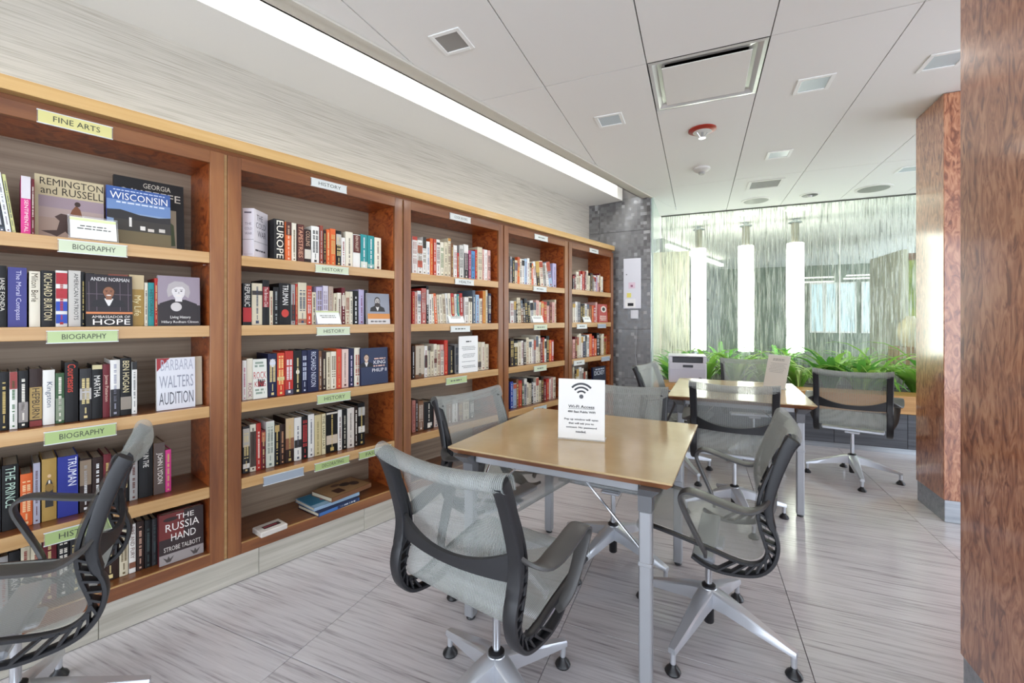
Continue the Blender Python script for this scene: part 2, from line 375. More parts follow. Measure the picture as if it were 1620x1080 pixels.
lo.location = (.85, -.235, 2.90); lo.rotation_euler = (R(-35), 0, 0)      # tube behind the trim, washing the fascia and the shelves
wl = MB().box(-3.4, 4.84, .36, .46, 0, 3.0).build('wall_left', M['wallpaper']); put(wl, BW(0, 0), RB); tag(wl, 'beige horizontally grained wall above the bookcases', 'wall', kind='structure')
# plinth of stone tiles under the cases
pl = MB().box(-1.4, 4.78, .02, .30, 0, .136).build('baseboard_left', M['grout']); put(pl, BW(0, 0), RB); tag(pl, 'pale stone plinth under the bookcases', 'plinth', kind='structure')
pt = MB().cbox(.001, .596, .004, .02, .002, .136, .001).mesh('plinth_tile', M['plinth'])
for i in range(-3, 8):
    t = obj('plinth_tile', pt, pl); t.location = (.27+.597*i, 0, 0)
    if .27+.597*i+.597 > 4.79: t.scale.x = (4.785-.27-.597*i)/.597
# mosaic wall at the end of the run
M0 = Vector((.974, 5.479, 0)); M1 = Vector((1.652, 5.16, 0)); RM = math.atan2((M1-M0).y, (M1-M0).x); ML = (M1-M0).length
mw = MB().box(-.9, ML, .012, .14, 0, 3.0).build('wall_end', M['grout']); put(mw, M0, RM); tag(mw, 'grey mosaic wall beside the last bookcase', 'wall', kind='structure')
for i, (x0, x1) in enumerate(((-.9, -.46), (-.455, .135), (.14, ML))):
    for k in range(5):
        MB().cbox(x0, x1-.003, 0, .012, -.0+.595*k+.002, min(.595*(k+1)-.002, 2.78), .001).build('mosaic_panel', M['mosaic'], mw)
MB().box(ML-.001, ML+.004, -.002, .14, 0, 2.76).build('corner_bead', M['steel'], mw)

# ------------------------------------------------------------------ bookcases
CASES = [(-.305, .712), (.728, 1.742), (1.755, 2.763), (2.776, 3.772), (3.790, 4.772)]
SHELF = [1.62, 1.272, .890, .508, .190]
NUM = ['first', 'second', 'third', 'fourth', 'fifth']
for i, (a, b) in enumerate(CASES):
    r = empty('bookcase', BW(a, 0, 0), RB); W = b-a; T = .058
    tag(r, ['wooden bookcase nearest the camera, with a yellow fine arts label', 'second wooden bookcase from the left, with a stack of books on its floor',
            'third wooden bookcase from the left, with a white notice on its third shelf', 'fourth wooden bookcase from the left, beside the last one',
            'fifth wooden bookcase, the last in the row beside the mosaic wall'][i], 'bookcase', 'bookcases along the left wall')
    MB().cbox(0, T, 0, .02, .137, 2.104, .0015).build('stile', M['wood_frame'], r); MB().cbox(W-T, W, 0, .02, .137, 2.104, .0015).build('stile', M['wood_frame'], r)
    MB().cbox(T, W-T, 0, .02, 2.045, 2.104, .0015).build('top_rail', M['wood_rail'], r); MB().cbox(T, W-T, 0, .02, .137, .19, .0015).build('bottom_rail', M['wood_rail'], r)
    MB().box(0, T, .02, .325, .137, 2.104).build('side_panel', M['wood_in'], r); MB().box(W-T, W, .02, .325, .137, 2.104).build('side_panel', M['wood_in'], r)
    MB().box(T, W-T, .02, .325, 2.05, 2.104).build('top_panel', M['wood_in'], r); MB().box(T, W-T, .02, .325, .15, .19).build('bottom_board', M['wood_shelf'], r)
    MB().box(T, W-T, .312, .325, .19, 2.05).build('back_panel', M['case_back'], r)
    for z in SHELF[:4]:
        s = MB().box(T+.001, W-T-.001, .014, .31, z-.046, z).build('shelf', M['wood_in'] if z > 1.3 else M['wood_shelf'], r)
        MB().cbox(T+.001, W-T-.001, .002, .014, z-.05, z+.001, .0015).build('shelf_edge', M['wood_edge'], s)
        for x in (T+.004, W-T-.004): MB().rod((x, .05, z-.056), (x+(.012 if x < .5 else -.012), .05, z-.056), .003, n=6).build('shelf_pin', M['chrome'], s)
    if i < 4: MB().box(W+.001, CASES[i+1][0]-a-.001, .012, .04, .137, 2.104).build('filler_strip', M['wood_edge'], r)
    MB().box(T+.0, W-T, .0, .012, .19, .192).build('bottom_lip', M['wood_edge'], r)
co = empty('cornice', BW(0, 0, 0), RB); tag(co, 'golden wooden cornice running along the tops of all the bookcases', 'cornice')
e = CASES[-1][1]
cp = [(-1.4, .355), (-1.4, -.03)]+[(e+.02-.06+.06*math.sin(R(t)), -.03+.06-.06*math.cos(R(t))) for t in range(0, 91, 15)]+[(e+.02, .20), (e-.15, .355)]
MB().prism(cp, 2.127, 2.178).build('cornice_board', M['cornice'], co)
MB().prism([(x, y+.004) for x, y in cp], 2.178, 2.18).build('cornice_top', M['white'], co)
MB().box(-1.4, e, .02, .33, 2.1045, 2.127).build('recess', M['wood_rail'], co)

# ------------------------------------------------------------------ shelf labels and cards
rl = random.Random(3)
def shelf_label(px0, px1, py, z0, z1, text, paper, label, q=-.001):
    s0 = wall(px0, py)[0]; s1 = wall(px1, py)[0]; W = s1-s0; z0 -= .004; z1 -= .013; h = z1-z0
    o = MB().cbox(0, W, -.005, 0, 0, h, .001).build('shelf_label', M['acrylic']); put(o, BW(s0, q, z0), RB)
    MB().box(.003, W-.003, -.0062, -.0052, .003, h-.003).build('card', mat('card_'+paper, paper, .6), o)
    MB().box(-.0005, W+.0005, -.0072, -.0002, h-.003, h).add([], [], None).build('holder_lip', mat('white_holder', 'd9dcdc', .3), o)
    MB().box(-.0005, W+.0005, -.0072, -.0002, 0, .003).build('holder_lip', mat('white_holder', 'd9dcdc', .3), o)
    p = Print(-.0064)
    if text: p.text(text, W*.2, W*.82, h*.3, h*.72, '3d4238')
    elif text is None: p.lines(W*.2, W*.8, [h*.42], h*.2, '6a6e64', rl)
    if text != '': p.build('lettering', o)
    return tag(o, label, 'label', 'shelf labels')
GRN = 'a9bd7c'; PGR = 'c9d2b4'; YEL = 'd8d08a'; WHT = 'dcdfda'; GRY = '9ba5b0'
SL = [(58, 178, 190, 2.046, 2.106, 'FINE ARTS', YEL, 'yellow fine arts label on the top rail of the nearest bookcase'),
 (91, 201, 393, 1.566, 1.625, 'BIOGRAPHY', PGR, 'pale biography label under the fine arts books'),
 (73, 187, 530, 1.214, 1.272, 'BIOGRAPHY', 'b4c690', 'green biography label under the face-out portraits'),
 (69, 184, 684, .828, .888, 'BIOGRAPHY', GRN, 'green biography label on the third shelf of the nearest bookcase'),
 (69, 180, 840, .446, .506, 'HISTORY', GRN, 'green history label behind the cut-off chair'),
 (491, 548, 293, 2.052, 2.108, 'HISTORY', WHT, 'white history label on the top rail of the second bookcase'),
 (498, 551, 428, 1.572, 1.625, 'HISTORY', PGR, 'history label on the top shelf edge of the second bookcase'),
 (500, 553, 524, 1.216, 1.272, 'HISTORY', PGR, 'history label under the card on the second bookcase'),
 (501, 554, 628, .828, .888, 'HISTORY', 'b4c690', 'green history label on the third shelf of the second bookcase'),
 (416, 480, 750, .450, .506, '', GRY, 'blank blue grey label on the fourth shelf edge'),
 (497, 552, 730, .452, .506, 'DECORATING', GRN, 'green decorating label on the fourth shelf of the second bookcase'),
 (567, 618, 715, .452, .506, 'FASHION', GRN, 'green fashion label at the right end of the second bookcase'),
 (711, 744, 346, 2.050, 2.106, 'COOK BOOKS', WHT, 'white cook books label on the top rail of the third bookcase'),
 (719, 749, 447, 1.572, 1.624, 'HEALTH', WHT, 'white label under the cook books'),
 (712, 743, 517, 1.214, 1.268, None, WHT, 'white label under the card on the third bookcase'),
 (705, 738, 599, .826, .886, None, 'b4c690', 'green label under the white notice on the third bookcase'),
 (845, 866, 377, 2.050, 2.108, None, WHT, 'white label on the top rail of the fourth bookcase'),
 (843, 864, 458, 1.570, 1.624, None, WHT, 'white label on the first shelf edge of the fourth bookcase'),
 (844, 865, 516, 1.212, 1.268, None, PGR, 'pale label on the second shelf edge of the fourth bookcase'),
 (844, 864, 580, .826, .886, None, PGR, 'pale green label on the third shelf edge of the fourth bookcase'),
 (844, 864, 643, .446, .504, None, 'c3d4d6', 'pale blue label on the fourth shelf edge of the fourth bookcase'),
 (932, 946, 397, 2.050, 2.106, None, WHT, 'white label on the top rail of the last bookcase'),
 (912, 928, 515, 1.212, 1.268, None, WHT, 'white label on the second shelf edge of the last bookcase'),
 (945, 958, 515, 1.212, 1.268, '', GRY, 'blank grey label on the second shelf edge of the last bookcase'),
 (907, 924, 571, .826, .886, None, WHT, 'white label on the third shelf edge of the last bookcase'),
 (951, 964, 566, .828, .888, '', GRY, 'blank grey label on the third shelf edge of the last bookcase')]
for a in SL: shelf_label(*a)
def card_stand(px, level_i, wpx, label, h=.105, q=.02, text=True):
    z = SHELF[level_i]+.0012
    s0 = wall(px-wpx/2, 506, q)[0]; s1 = wall(px+wpx/2, 506, q)[0]; W = s1-s0
    o = empty('card_stand', BW(s0, q, z), RB); tag(o, label, 'card stand', 'slanted card stands on the shelves')
    k = .035
    MB().add([(0,0,0),(W,0,0),(W,k,h),(0,k,h),(0,.003,0),(W,.003,0),(W,k+.003,h),(0,k+.003,h)], [(0,1,2,3),(7,6,5,4),(0,4,5,1),(2,6,7,3),(0,3,7,4),(1,5,6,2)]).build('acrylic_front', M['acrylic'], o)
    MB().box(0, W, 0, .05, 0, .003).build('acrylic_foot', M['acrylic'], o)
    c = MB().box(.006, W-.006, -.0012, 0, .002, h-.006).build('card', mat('card_face', 'e8e9e2', .6), o); c.rotation_euler = (-math.atan2(k, h), 0, 0); c.location = (0, -.001, .003)
    p = Print(-.0014); p.rect(.006, W-.006, h*.80, h-.008, 'cdd6a0'); p.lines(W*.15, W*.85, [h*.55, h*.43], h*.05, '5b5b58', rl)
    t = p.build('lettering', o); t.rotation_euler = c.rotation_euler; t.location = c.location
card_stand(148, 0, 80, 'white card in a stand before the face-out art books', .10, .012)
card_stand(521, 1, 40, 'white card in a stand on the second shelf of the second bookcase', .09)
card_stand(723, 1, 26, 'white card in a stand on the second shelf of the third bookcase', .09)
card_stand(852, 1, 18, 'white card in a stand on the second shelf of the fourth bookcase', .09)
card_stand(930, 1, 12, 'white card in a stand on the second shelf of the last bookcase', .08)

# ------------------------------------------------------------------ books
ORD = ['', 'first', 'second', 'third', 'fourth', 'fifth', 'sixth', 'seventh', 'eighth', 'ninth', 'tenth', 'eleventh', 'twelfth', 'thirteenth', 'fourteenth', 'fifteenth',
       'sixteenth', 'seventeenth', 'eighteenth', 'nineteenth', 'twentieth', 'twenty-first', 'twenty-second', 'twenty-third', 'twenty-fourth', 'twenty-fifth', 'twenty-sixth',
       'twenty-seventh', 'twenty-eighth', 'twenty-ninth', 'thirtieth']
rb = random.Random(11)
def book_body(W, dp, h, m, pages=True):
    """hardback: rounded spine at the front (-y), two boards, page block inside"""
    b = MB(); t = min(.0028, W*.16); n = 5
    arc = [(W*i/n, -.0025*math.sin(math.pi*i/n)*min(1, W/.03)) for i in range(n+1)]
    inn = [(t, .004), (W-t, .004)]
    vs = []
    for z in (0, h): vs += [(x, y, z) for x, y in arc]+[(W-t, .004, z), (t, .004, z)]
    k = n+3
    fs = [tuple(range(k))[::-1], tuple(range(k, 2*k))]+[(i, (i+1) % k, k+(i+1) % k, k+i) for i in range(k)]
    b.add(vs, fs, None); b.box(0, t, .001, dp, 0, h); b.box(W-t, W, .001, dp, 0, h)
    o = b.build('book', m)
    MB().box(t, W-t, .004, dp-.004, .003, h-.004).build('pages', M['pages'], o)
    return o
def spine_print(o, W, h, k, spec):
    p = Print(-.0026); dark = k in 'knbmdzser'
    tc = spec.get('tc') or (rb.choice(['e8e2d4', 'd9c58a', 'e6e6e6', 'c9b06a']) if dark or k in 'tpoBb' else rb.choice(['2a2626', '5a2a22', '33415c', '6b5a3a', '8c2f26']))
    for (a, b_, h_) in spec.get('bands', ()): p.rect(.0004, W-.0004, h*a, h*b_, h_)
    if 'fig' in spec: spec['fig'](p, W, h)
    if spec.get('text'):
        a, b_ = spec.get('span', (.12, .95)); u0, u1 = spec.get('u', (.2, .8))
        p.text(spec['text'], W*u0, W*u1, h*a, h*b_, tc, True)
    else:
        c = min(W*.34, .0085); u = W*.5-c*.5
        a = rb.uniform(.25, .35); b_ = rb.uniform(.8, .93); v = h*b_
        two = W > .026 and rb.random() < .5
        while v > h*a:
            l = c*rb.uniform(.35, .7)
            if rb.random() > .14:
                if two: p.k -= 1; p.rect(W*.18, W*.44, v-l, v, tc); p.k -= 1; p.rect(W*.55, W*.82, v-l, v, tc)
                else: p.k -= 1; p.rect(u, u+c, v-l, v, tc)
            v -= l+c*.22
        p.k += 1
        v = h*(a-.05)
        while v > h*.14: l = c*.4; p.k -= 1; p.rect(W*.5-c*.28, W*.5+c*.28, v-l, v, tc); v -= l*1.4
        p.k += 2
        p.rect(W*.35, W*.65, h*.04, h*.04+W*.3, tc)
    p.build('spine_print', o)
def label_for(c, i, k, W, lv, spec):
    size = 'thick ' if W > .04 else ('thin ' if W < .017 else '')
    return f"{size}{spec.get('name') or PAL[k][0]+' book'}, {ORD[i]} from left on {['top','second','third','fourth','bottom'][lv]} shelf of {NUM[c]} bookcase"
REG = {}
GROUP = lambda c, lv: f"books on the {['top','second','third','fourth','bottom'][lv]} shelf of the {NUM[c]} bookcase"
def shelf_books(c, lv, items, q=.055, gap=.0008, start=1):
    lo = CASES[c][0]+.060; hi = CASES[c][1]-.060; z = SHELF[lv]+.0014; prev = lo
    for i, it in enumerate(items):
        x0, x1, yt, k = it[:4]; sp = it[4] if len(it) > 4 else {}
        qq = sp.get('q', q)
        s0, z0 = wall(x0, yt, qq); s1, z1 = wall(x1, yt, qq)
        s0 = max(s0, prev); W = max(s1-s0-gap, .006)
        if s0+W > hi: W = hi-s0
        if W < .005: continue
        h = min((wall((x0+x1)/2, yt, qq)[1])-z, .33 if lv == 0 else .30); h = max(h, .13)
        dp = min(.30-qq, max(.13, h*.68))
        o = book_body(W, dp, h, bookmat(k)); tilt = sp.get('tilt', 0)
        put(o, BW(s0, qq, z), RB)
        if tilt:
            o.rotation_euler = (Matrix.Rotation(RB, 3, 'Z') @ Matrix.Rotation(R(tilt), 3, 'Y')).to_euler()
            if tilt < 0: pass
            else: o.location = BW(s0, qq, z+W*math.sin(R(tilt)))
        spine_print(o, W, h, k, sp)
        tag(o, 'book', 'book', GROUP(c, lv)); REG.setdefault((c, lv), []).append((s0+W/2, o, k, W, sp, x1))
        prev = s0+W+gap
def auto(c, lv, px0, px1, codes, ytop0, ytop1, q=.055, tilts={}, jit=5, seed=0, start=1):
    r = random.Random(seed*31+c*7+lv); ws = [r.uniform(.7, 1.35) for _ in codes]; tot = sum(ws)
    s0 = wall(px0, 506, q)[0]; s1 = wall(px1, 506, q)[0]; s = s0; it = []
    def px(s): p = BW(s, q); return CX+F*p.x/p.y
    for i, k in enumerate(codes):
        ds = (s1-s0)*ws[i]/tot; x0, x1 = px(s), px(s+ds); f = (s-s0)/(s1-s0)
        sp = {'tilt': tilts[i]} if i in tilts else {}
        if r.random() < .35:
            a = r.uniform(.55, .8); sp['bands'] = [(a, r.choice([.97, 1.0, .9]), r.choice(['2b2422', '9a2f28', 'e4dfd2', '5a6672', 'c9a24e', 'b8553a']))]
        it.append((x0, x1, ytop0+(ytop1-ytop0)*f+r.uniform(-jit, jit), k, sp)); s += ds
    shelf_books(c, lv, it, q, start=start)
T = lambda t, tc=None, **k: dict(text=t, tc=tc, **k)
# nearest bookcase
shelf_books(0, 0, [(-40, -20, 270, 'w'), (-19, -2, 280, 'g'), (-1, 9, 282, 's', {'tilt': -7, 'bands': [(.1, .5, '2a3038')]}), (9.5, 19, 274, 'i', {'tilt': -7, 'bands': [(0, .99, 'dfe6ea')]}), (20, 26, 278, 'v', {'tilt': -7}),
   (33, 49, 279, 'p', {'tc': 'f0d8d8', 'bands': [(.62, 1, 'cfc9cc')], 'text': 'SENTIMENTAL', 'span': (.05, .6), 'u': (.35, .75)}), (49.5, 55, 283, 'm')], q=.05)
shelf_books(0, 1, [(-58, -30, 425, 'z'), (-29, -6, 421, 'B'), (-5, 11, 420, 'k', T('JANE FONDA', 'ded8cc')), (12, 43, 423, 'n', T('The Moral Compass', 'c9c6dd', bands=[(0, 1, '3d3d80')], u=(.35, .7))),
   (46, 64, 429, 'i', T('Milton Berle', '4a3a20', span=(.45, .96))), (65, 87, 428, 'k', T('RICHARD BURTON', 'd8c9a0')), (88, 107, 428, 'w', {'text': None, 'tc': 'a82a2a', 'bands': [(.76, .96, 'b02a34'), (.5, .68, 'b02a34'), (.28, .45, '2748a8'), (.06, .22, '2748a8')]}),
   (108, 128, 428, 'g', T('AMERICAN PATRIOTS', '252525', bands=[(0, 1, 'c9c4bb')], u=(.45, .8))), (128.5, 135, 430, 'k'), (136, 150, 432, 'z'), (151, 170, 434, 'd'), (171, 203, 434, 'B', {'bands': [(.8, 1, '8a4a38')]}),
   (204, 228, 435, 'y', T('My Life', 'f0e2b0', bands=[(.72, 1, 'c9b48c')], span=(.2, .6))), (228.5, 234, 447, 'i'), (234.5, 244, 447, 't', T('HISTORIAN', '1c4a4c')), (244.5, 250, 440, 'r')], q=.05)
shelf_books(0, 2, [(-60, -35, 585, 'm'), (-34, -2, 585, 'd'), (-1, 14, 588, 'k'), (15, 28, 588, 'w', {'bands': [(.7, 1, '8f3a36')], 'tc': '3a6a3a'}), (29, 45, 586, 'k', {'bands': [(.1, .45, '8d8682')]}), (46.5, 67, 583, 'd', {'bands': [(.12, .68, 'a3874f'), (.0, .1, '7b2a24')], 'text': 'HEPBURN', 'tc': '2a2018', 'span': (.15, .66)}),
   (67.5, 87, 585, 'w', T('Kingston', '445068', span=(.3, .8))), (88, 102, 590, 'e', {'bands': [(.06, .5, '7d8a72')]}), (102.5, 124, 573, 'k', T('Courtesans', 'd04028', span=(.5, .97))), (126, 145, 583, 'z', {'bands': [(.4, .62, 'b5b0ac')]}),
   (145.5, 162, 577, 'k', T('MARTHA', 'e8e4dc', span=(.4, .8), bands=[(.92, 1, 'c9bd90')])), (162.5, 174, 576, 'm', T('James Patterson', 'd9b8a8', span=(.3, .8))), (174.5, 190, 569, 'w', {'bands': [(0, .48, '1f1d20')], 'tc': '9a9aa8'}), (190.5, 208, 566, 'k', T('BEN HOGAN', 'd9cba0', span=(.4, .95), bands=[(.1, .32, '8e8478')])), (208.5, 217, 572, 'w', {'bands': [(.85, 1, '1e1c1c')], 'tc': '777777'})], q=.06)
shelf_books(0, 3, [(-70, -40, 745, 'd'), (-39, 2, 745, 'k'), (3, 30, 735, 'k', T('THE PRINCE', 'b8d0c0', span=(.35, .97))), (32, 52, 749, 'o', {'tc': 'e8c090'}), (52.5, 64, 732, 'g', {'bands': [(0, 1, 'a7a5b5')]}), (66, 90, 725, 'y', {'fig': lambda p, W, h: (p.oval(W*.5, h*.72, W*.13, W*.17, 'd9b890'), p.poly([(W*.22, h*.22), (W*.78, h*.22), (W*.74, h*.58), (W*.6, h*.66), (W*.4, h*.66), (W*.24, h*.58)], '2c2a28'), p.rect(W*.44, W*.56, h*.5, h*.65, 'e5e0d4')), 'text': ' .', 'tc': '8a6a30'}),
   (91, 124, 721, 'b', T('TRUMAN', 'eef0f6', span=(.5, .97), u=(.5, .92), bands=[(0, 1, '27318c')])), (126, 145, 725, 'd', {'bands': [(.5, .97, '8d7a66')]}), (146, 163, 723, 'd'), (163.5, 176, 718, 'm'), (176.5, 189, 720, 'z'), (190, 204, 722, 'k'), (205, 218, 712, 'g'), (219.5, 242, 700, 'k', T('MAN IN THE', 'e6e2da', span=(.55, .95))), (243, 261, 700, 'B', T('JOHN LYDON', 'e9e0d6', bands=[(0, 1, '54453f')], span=(.2, .8))), (261.5, 271, 711, 'p')], q=.085)
shelf_books(0, 4, [(-30, -2, 885, 'd'), (-1, 13, 880, 'g'), (14, 32, 872, 'k', T('IVAN', 'd8d4cc')), (33, 48, 862, 'c'), (48.5, 66, 855, 'c'), (67, 90, 850, 'm'), (91, 110, 846, 'k'), (111, 130, 842, 'z'), (131, 160, 838, 'k'), (161, 188, 836, 'd'), (189, 203, 832, 'c'), (204, 215, 829, 'w', T('FIRE AND FURY', '6a4a40', span=(.3, .95), bands=[(.1, .22, '7a4a34')])), (216, 228, 824, 'd', {'tc': 'c9a08a'}), (229, 240, 822, 'k', {'tc': '3a4a4a'}), (240.5, 249, 820, 'z', {'tc': '3a4a4a'})], q=.085)
# second bookcase
shelf_books(1, 0, [(433, 450, 347, 'k', T('EUROPE', 'f0ead8', span=(.05, .97), u=(.25, .9), bands=[(0, 1, '1a1818')], q=.05)), (450.5, 461, 351, 'o', {'bands': [(.66, 1, '4a241c')], 'tc': 'e8c8a8'}), (461.5, 469, 353, 'i'), (470, 481, 355, 'd', T('TAPESTRIES', 'd9a080', bands=[(0, 1, '55261c')])), (481.5, 492, 363, 'd', {'text': 'COLLINS', 'tc': 'c9a48a', 'span': (.5, .95), 'bands': [(.12, .4, 'c9c2b4')]}),
   (492.5, 505, 358, 'w', {'tc': '3c3a38'}), (505.5, 511, 357, 'm', {'bands': [(0, 1, '8e3f2c')]}), (511.5, 516, 364, 'd'), (516.5, 522, 363, 'o'), (522.5, 531, 362, 'o'), (531.5, 540, 365, 'k', {'bands': [(.6, .9, 'b9b2a8')]}), (540, 546.5, 376, 'w'), (547, 558, 367, 'i', {'tc': '5a5048'}), (558.5, 570, 371, 'w', {'bands': [(.45, .98, '5a231c')], 'text': 'KEN FOLLETT', 'tc': 'e4cdb8', 'span': (.5, .95)}), (570.5, 581, 371, 't', {'bands': [(0, .2, 'd0d8c8')]}), (581.5, 592, 373, 't', {'bands': [(.05, .15, '8ab0a8')]}), (592.5, 603, 376, 'i')], q=.035, start=2)
shelf_books(1, 1, [(384, 398, 448, 'k', {'text': 'REPUBLIC', 'tc': 'e6e2da', 'span': (.45, .98), 'bands': [(.08, .42, 'b3262a')]}), (398.5, 415, 448, 'c', {'bands': [(.72, .82, '3a3230')]}), (415.5, 426, 443, 'k', {'text': 'The Broken Club', 'tc': 'e8d8d0', 'bands': [(.4, .85, '8c1f26')], 'span': (.4, .84)}), (426.5, 432, 460, 'c'), (432.5, 441, 454, 'k', {'tc': '9aa0a0'}), (441.5, 460, 448, 'k', {'text': 'TRUMAN', 'tc': 'e9e7e2', 'span': (.48, .96), 'u': (.2, .85), 'fig': lambda p, W, h: p.oval(W*.5, h*.28, W*.32, W*.36, 'c03a30')}), (460.5, 467, 450, 'g', {'bands': [(.1, .5, '2a2828')]}), (467.5, 471, 449, 'r'),
   (471.5, 485, 447, 'c', {'bands': [(.04, .14, 'a06a50')]}), (485.5, 493, 452, 'o', {'bands': [(0, 1, 'c5442c')]}), (493.5, 500, 462, 'c'), (500.5, 510, 454, 'l'), (510.5, 519, 452, 'l', {'bands': [(0, 1, 'd4ccd6')], 'tc': '6a3a6a'}), (519.5, 527, 453, 'B', {'bands': [(0, 1, 'b09a88')]}), (527.5, 533, 464, 'c'), (533.5, 540, 463, 'i'), (540.5, 546, 455, 'm', {'bands': [(.5, .8, 'd8c8b4')]}), (546.5, 553, 461, 'c'), (553.5, 558, 461, 'i'), (558.5, 567, 460, 'k'), (567.5, 576, 458, 'l', {'tc': '7a3a5a'}), (576.5, 581, 459, 'k')], q=.05)
shelf_books(1, 2, [(383.5, 390, 570, 'w', {'tc': 'b04a6a'}), (390.5, 400, 567, 'i', {'text': 'ROCK', 'tc': '8a3a6a', 'span': (.05, .4)}), (424, 438, 559, 'n', {'fig': lambda p, W, h: p.oval(W*.5, h*.78, W*.34, W*.5, 'd8dbe4')}), (438.5, 450, 558, 'o', {'tc': 'e8d080', 'bands': [(0, 1, 'c8361f'), (.36, .44, 'd8c890')]}), (451, 464, 555, 'r', {'bands': [(0, .12, '4a4456')]}), (464.5, 477, 554, 'k', {'fig': lambda p, W, h: p.oval(W*.5, h*.5, W*.22, W*.3, 'e0ddd6')}), (477.5, 486, 554, 'n', {'tc': 'c9cfe0'}), (486.5, 504, 553, 'n', {'text': 'RICHARD NIXON', 'tc': 'c5c9d8', 'u': (.3, .75)}), (504.5, 509, 555, 'B'), (509.5, 516, 556, 'd', {'tc': 'e0d2b4'}), (516.5, 523, 557, 'c'), (523.5, 532, 556, 'i'), (532.5, 540, 552, 'o', {'bands': [(0, 1, 'd0442e')]}), (540.5, 551, 552, 'q', {'bands': [(0, 1, 'dcc0b4')]}), (551.5, 560, 551, 'n', {'tc': 'cfc0d8'}), (560.5, 570, 550, 'i', {'tc': 'a03a2a'})], q=.05)
shelf_books(1, 3, [(384, 395, 674, 'z', {'bands': [(.56, .95, 'b8b2a8'), (.1, .2, 'e0dcd4')]}), (395.5, 405, 671, 'i', {'bands': [(.1, .85, '4a3c34')], 'tc': '4a3c34', 'u': (.3, .7)}), (405.5, 413, 669, 'r', {'tc': 'f0e0d0'}), (413.5, 420, 680, 'm', {'bands': [(.7, .95, 'b8684a')]}), (421, 434, 666, 'w', {'bands': [(.1, .2, '8a7a5a'), (0, 0.98, 'cfd3c4')], 'tc': '6a7a72'}), (434.5, 442, 671, 'k', {'bands': [(.82, .98, 'b89a60')]}), (442.5, 451, 671, 'd', {'tc': 'c8906a'}), (451.5, 465, 661, 'd', {'bands': [(.55, 1, 'cbb088'), (.3, .55, '8a5a40')]}), (465.5, 477, 660, 'w', {'bands': [(.3, .48, '2a2624')], 'tc': '5a5a68'}), (477.5, 487, 658, 'k', {'tc': 'c03a3a'}), (487.5, 497, 655, 'w', {'tc': '50505a'}), (497.5, 508, 656, 'c', {'bands': [(0, 1, 'c9b98a')], 'tc': '8a7a4a'}), (508.5, 515, 654, 'y', {'text': 'THE HARD HAT', 'tc': '2a2418', 'bands': [(0, 1, 'd6cba4')]}), (516, 534, 650, 'k', {'bands': [(.2, .42, 'c9b8a4'), (.93, .97, 'd8cfc0')]}), (534.5, 541, 648, 'w'), (541.5, 549, 647, 'k', {'tc': 'c9c2b0'}), (549.5, 560, 645, 'w', {'bands': [(0, 1, 'd8cfc4')], 'tc': '5a4a4a'}), (560.5, 566, 642, 'd'), (566.5, 577, 637, 'k', {'bands': [(.3, .45, 'd8d4cc'), (.7, .9, 'b8b4ac')]})], q=.08)
# third to fifth bookcase
shelf_books(2, 0, [(652, 660, 374, 'w', {'bands': [(.9, 1, 'b33a28')], 'tc': 'b08a80'}), (660.5, 668, 380, 'w', {'bands': [(.62, .85, 'b8553a'), (.2, .4, 'c05a44')]}), (668.5, 674, 375, 'w', {'bands': [(.7, 1, '2a2422')]}), (674.5, 680, 382, 'w', {'tc': '41588c'}), (680.5, 685, 377, 'o'), (685.5, 690, 378, 'r', {'bands': [(0, 1, 'b8442e')]}), (690.5, 696, 379, 'w', {'bands': [(.86, .92, '2a2a2a')]}), (696.5, 702, 383, 'i', {'tc': '5a7a4a'}), (702.5, 708, 383, 'c'), (708.5, 713, 377, 'c', {'bands': [(.93, 1, 'c48a3a')]}), (713.5, 717, 385, 'B'), (717.5, 723, 388, 'w', {'tc': 'a06a6a'}), (723.5, 726, 400, 'r'), (726.5, 733, 388, 'g', {'bands': [(0, 1, 'c9c8c0')], 'tc': '2a2a2a'}), (734, 741, 387, 'w', {'bands': [(0, .75, '231f20')], 'tc': 'd8c0c0'}), (741.5, 745, 396, 'p', {'bands': [(0, 1, '9a3a5a')]}), (745.5, 751, 397, 'P', {'bands': [(0, 1, '4a86b8')]}), (751.5, 755, 395, 'r'), (755.5, 763, 391, 'c', {'tc': '8a8070'}), (763.5, 766, 394, 'q'), (766, 771, 395, 'w', {'tc': 'b88a8a'}), (771.5, 776, 396, 'q')], q=.04)
shelf_books(2, 1, [(652, 656, 461, 'r'), (656.5, 660, 462, 'q'), (660.5, 666, 460, 'w', {'bands': [(.7, .9, '8a8a98')]}), (666.5, 674, 456, 'r', {'bands': [(0, 1, 'b06058')]}), (674.5, 678, 452, 'k', {'bands': [(.5, .9, 'c9c6c0')]}), (678.5, 683, 465, 'w'), (683.5, 687.5, 465, 'i', {'tilt': -3}), (688, 692, 464, 'o', {'tilt': -4}), (692.5, 696, 466, 'c', {'tilt': -4}), (696.5, 701, 466, 'i', {'tilt': -4}), (701.5, 706, 465, 'c', {'tilt': -4}), (706.5, 710, 464, 'w', {'tilt': -4}), (710.5, 715, 464, 'i', {'tilt': -4}), (715.5, 720, 464, 'r', {'tilt': -4}), (720.5, 724, 465, 'w', {'tilt': -3}), (724.5, 728, 465, 't', {'tilt': -3}), (728.5, 733, 464, 'r', {'tilt': -3}),
   (735, 741, 470, 'w'), (741.5, 747, 469, 'i', {'bands': [(.8, .95, '3a3230')]}), (748, 752, 459, 's'), (752.5, 758, 466, 'P'), (758.5, 763, 472, 'i'), (763.5, 768, 460, 'o', {'bands': [(0, 1, 'c98a3a')]}), (768.5, 771.5, 459, 'c'), (772, 777, 464, 'n', {'tc': 'd8d0c0'})], q=.04)
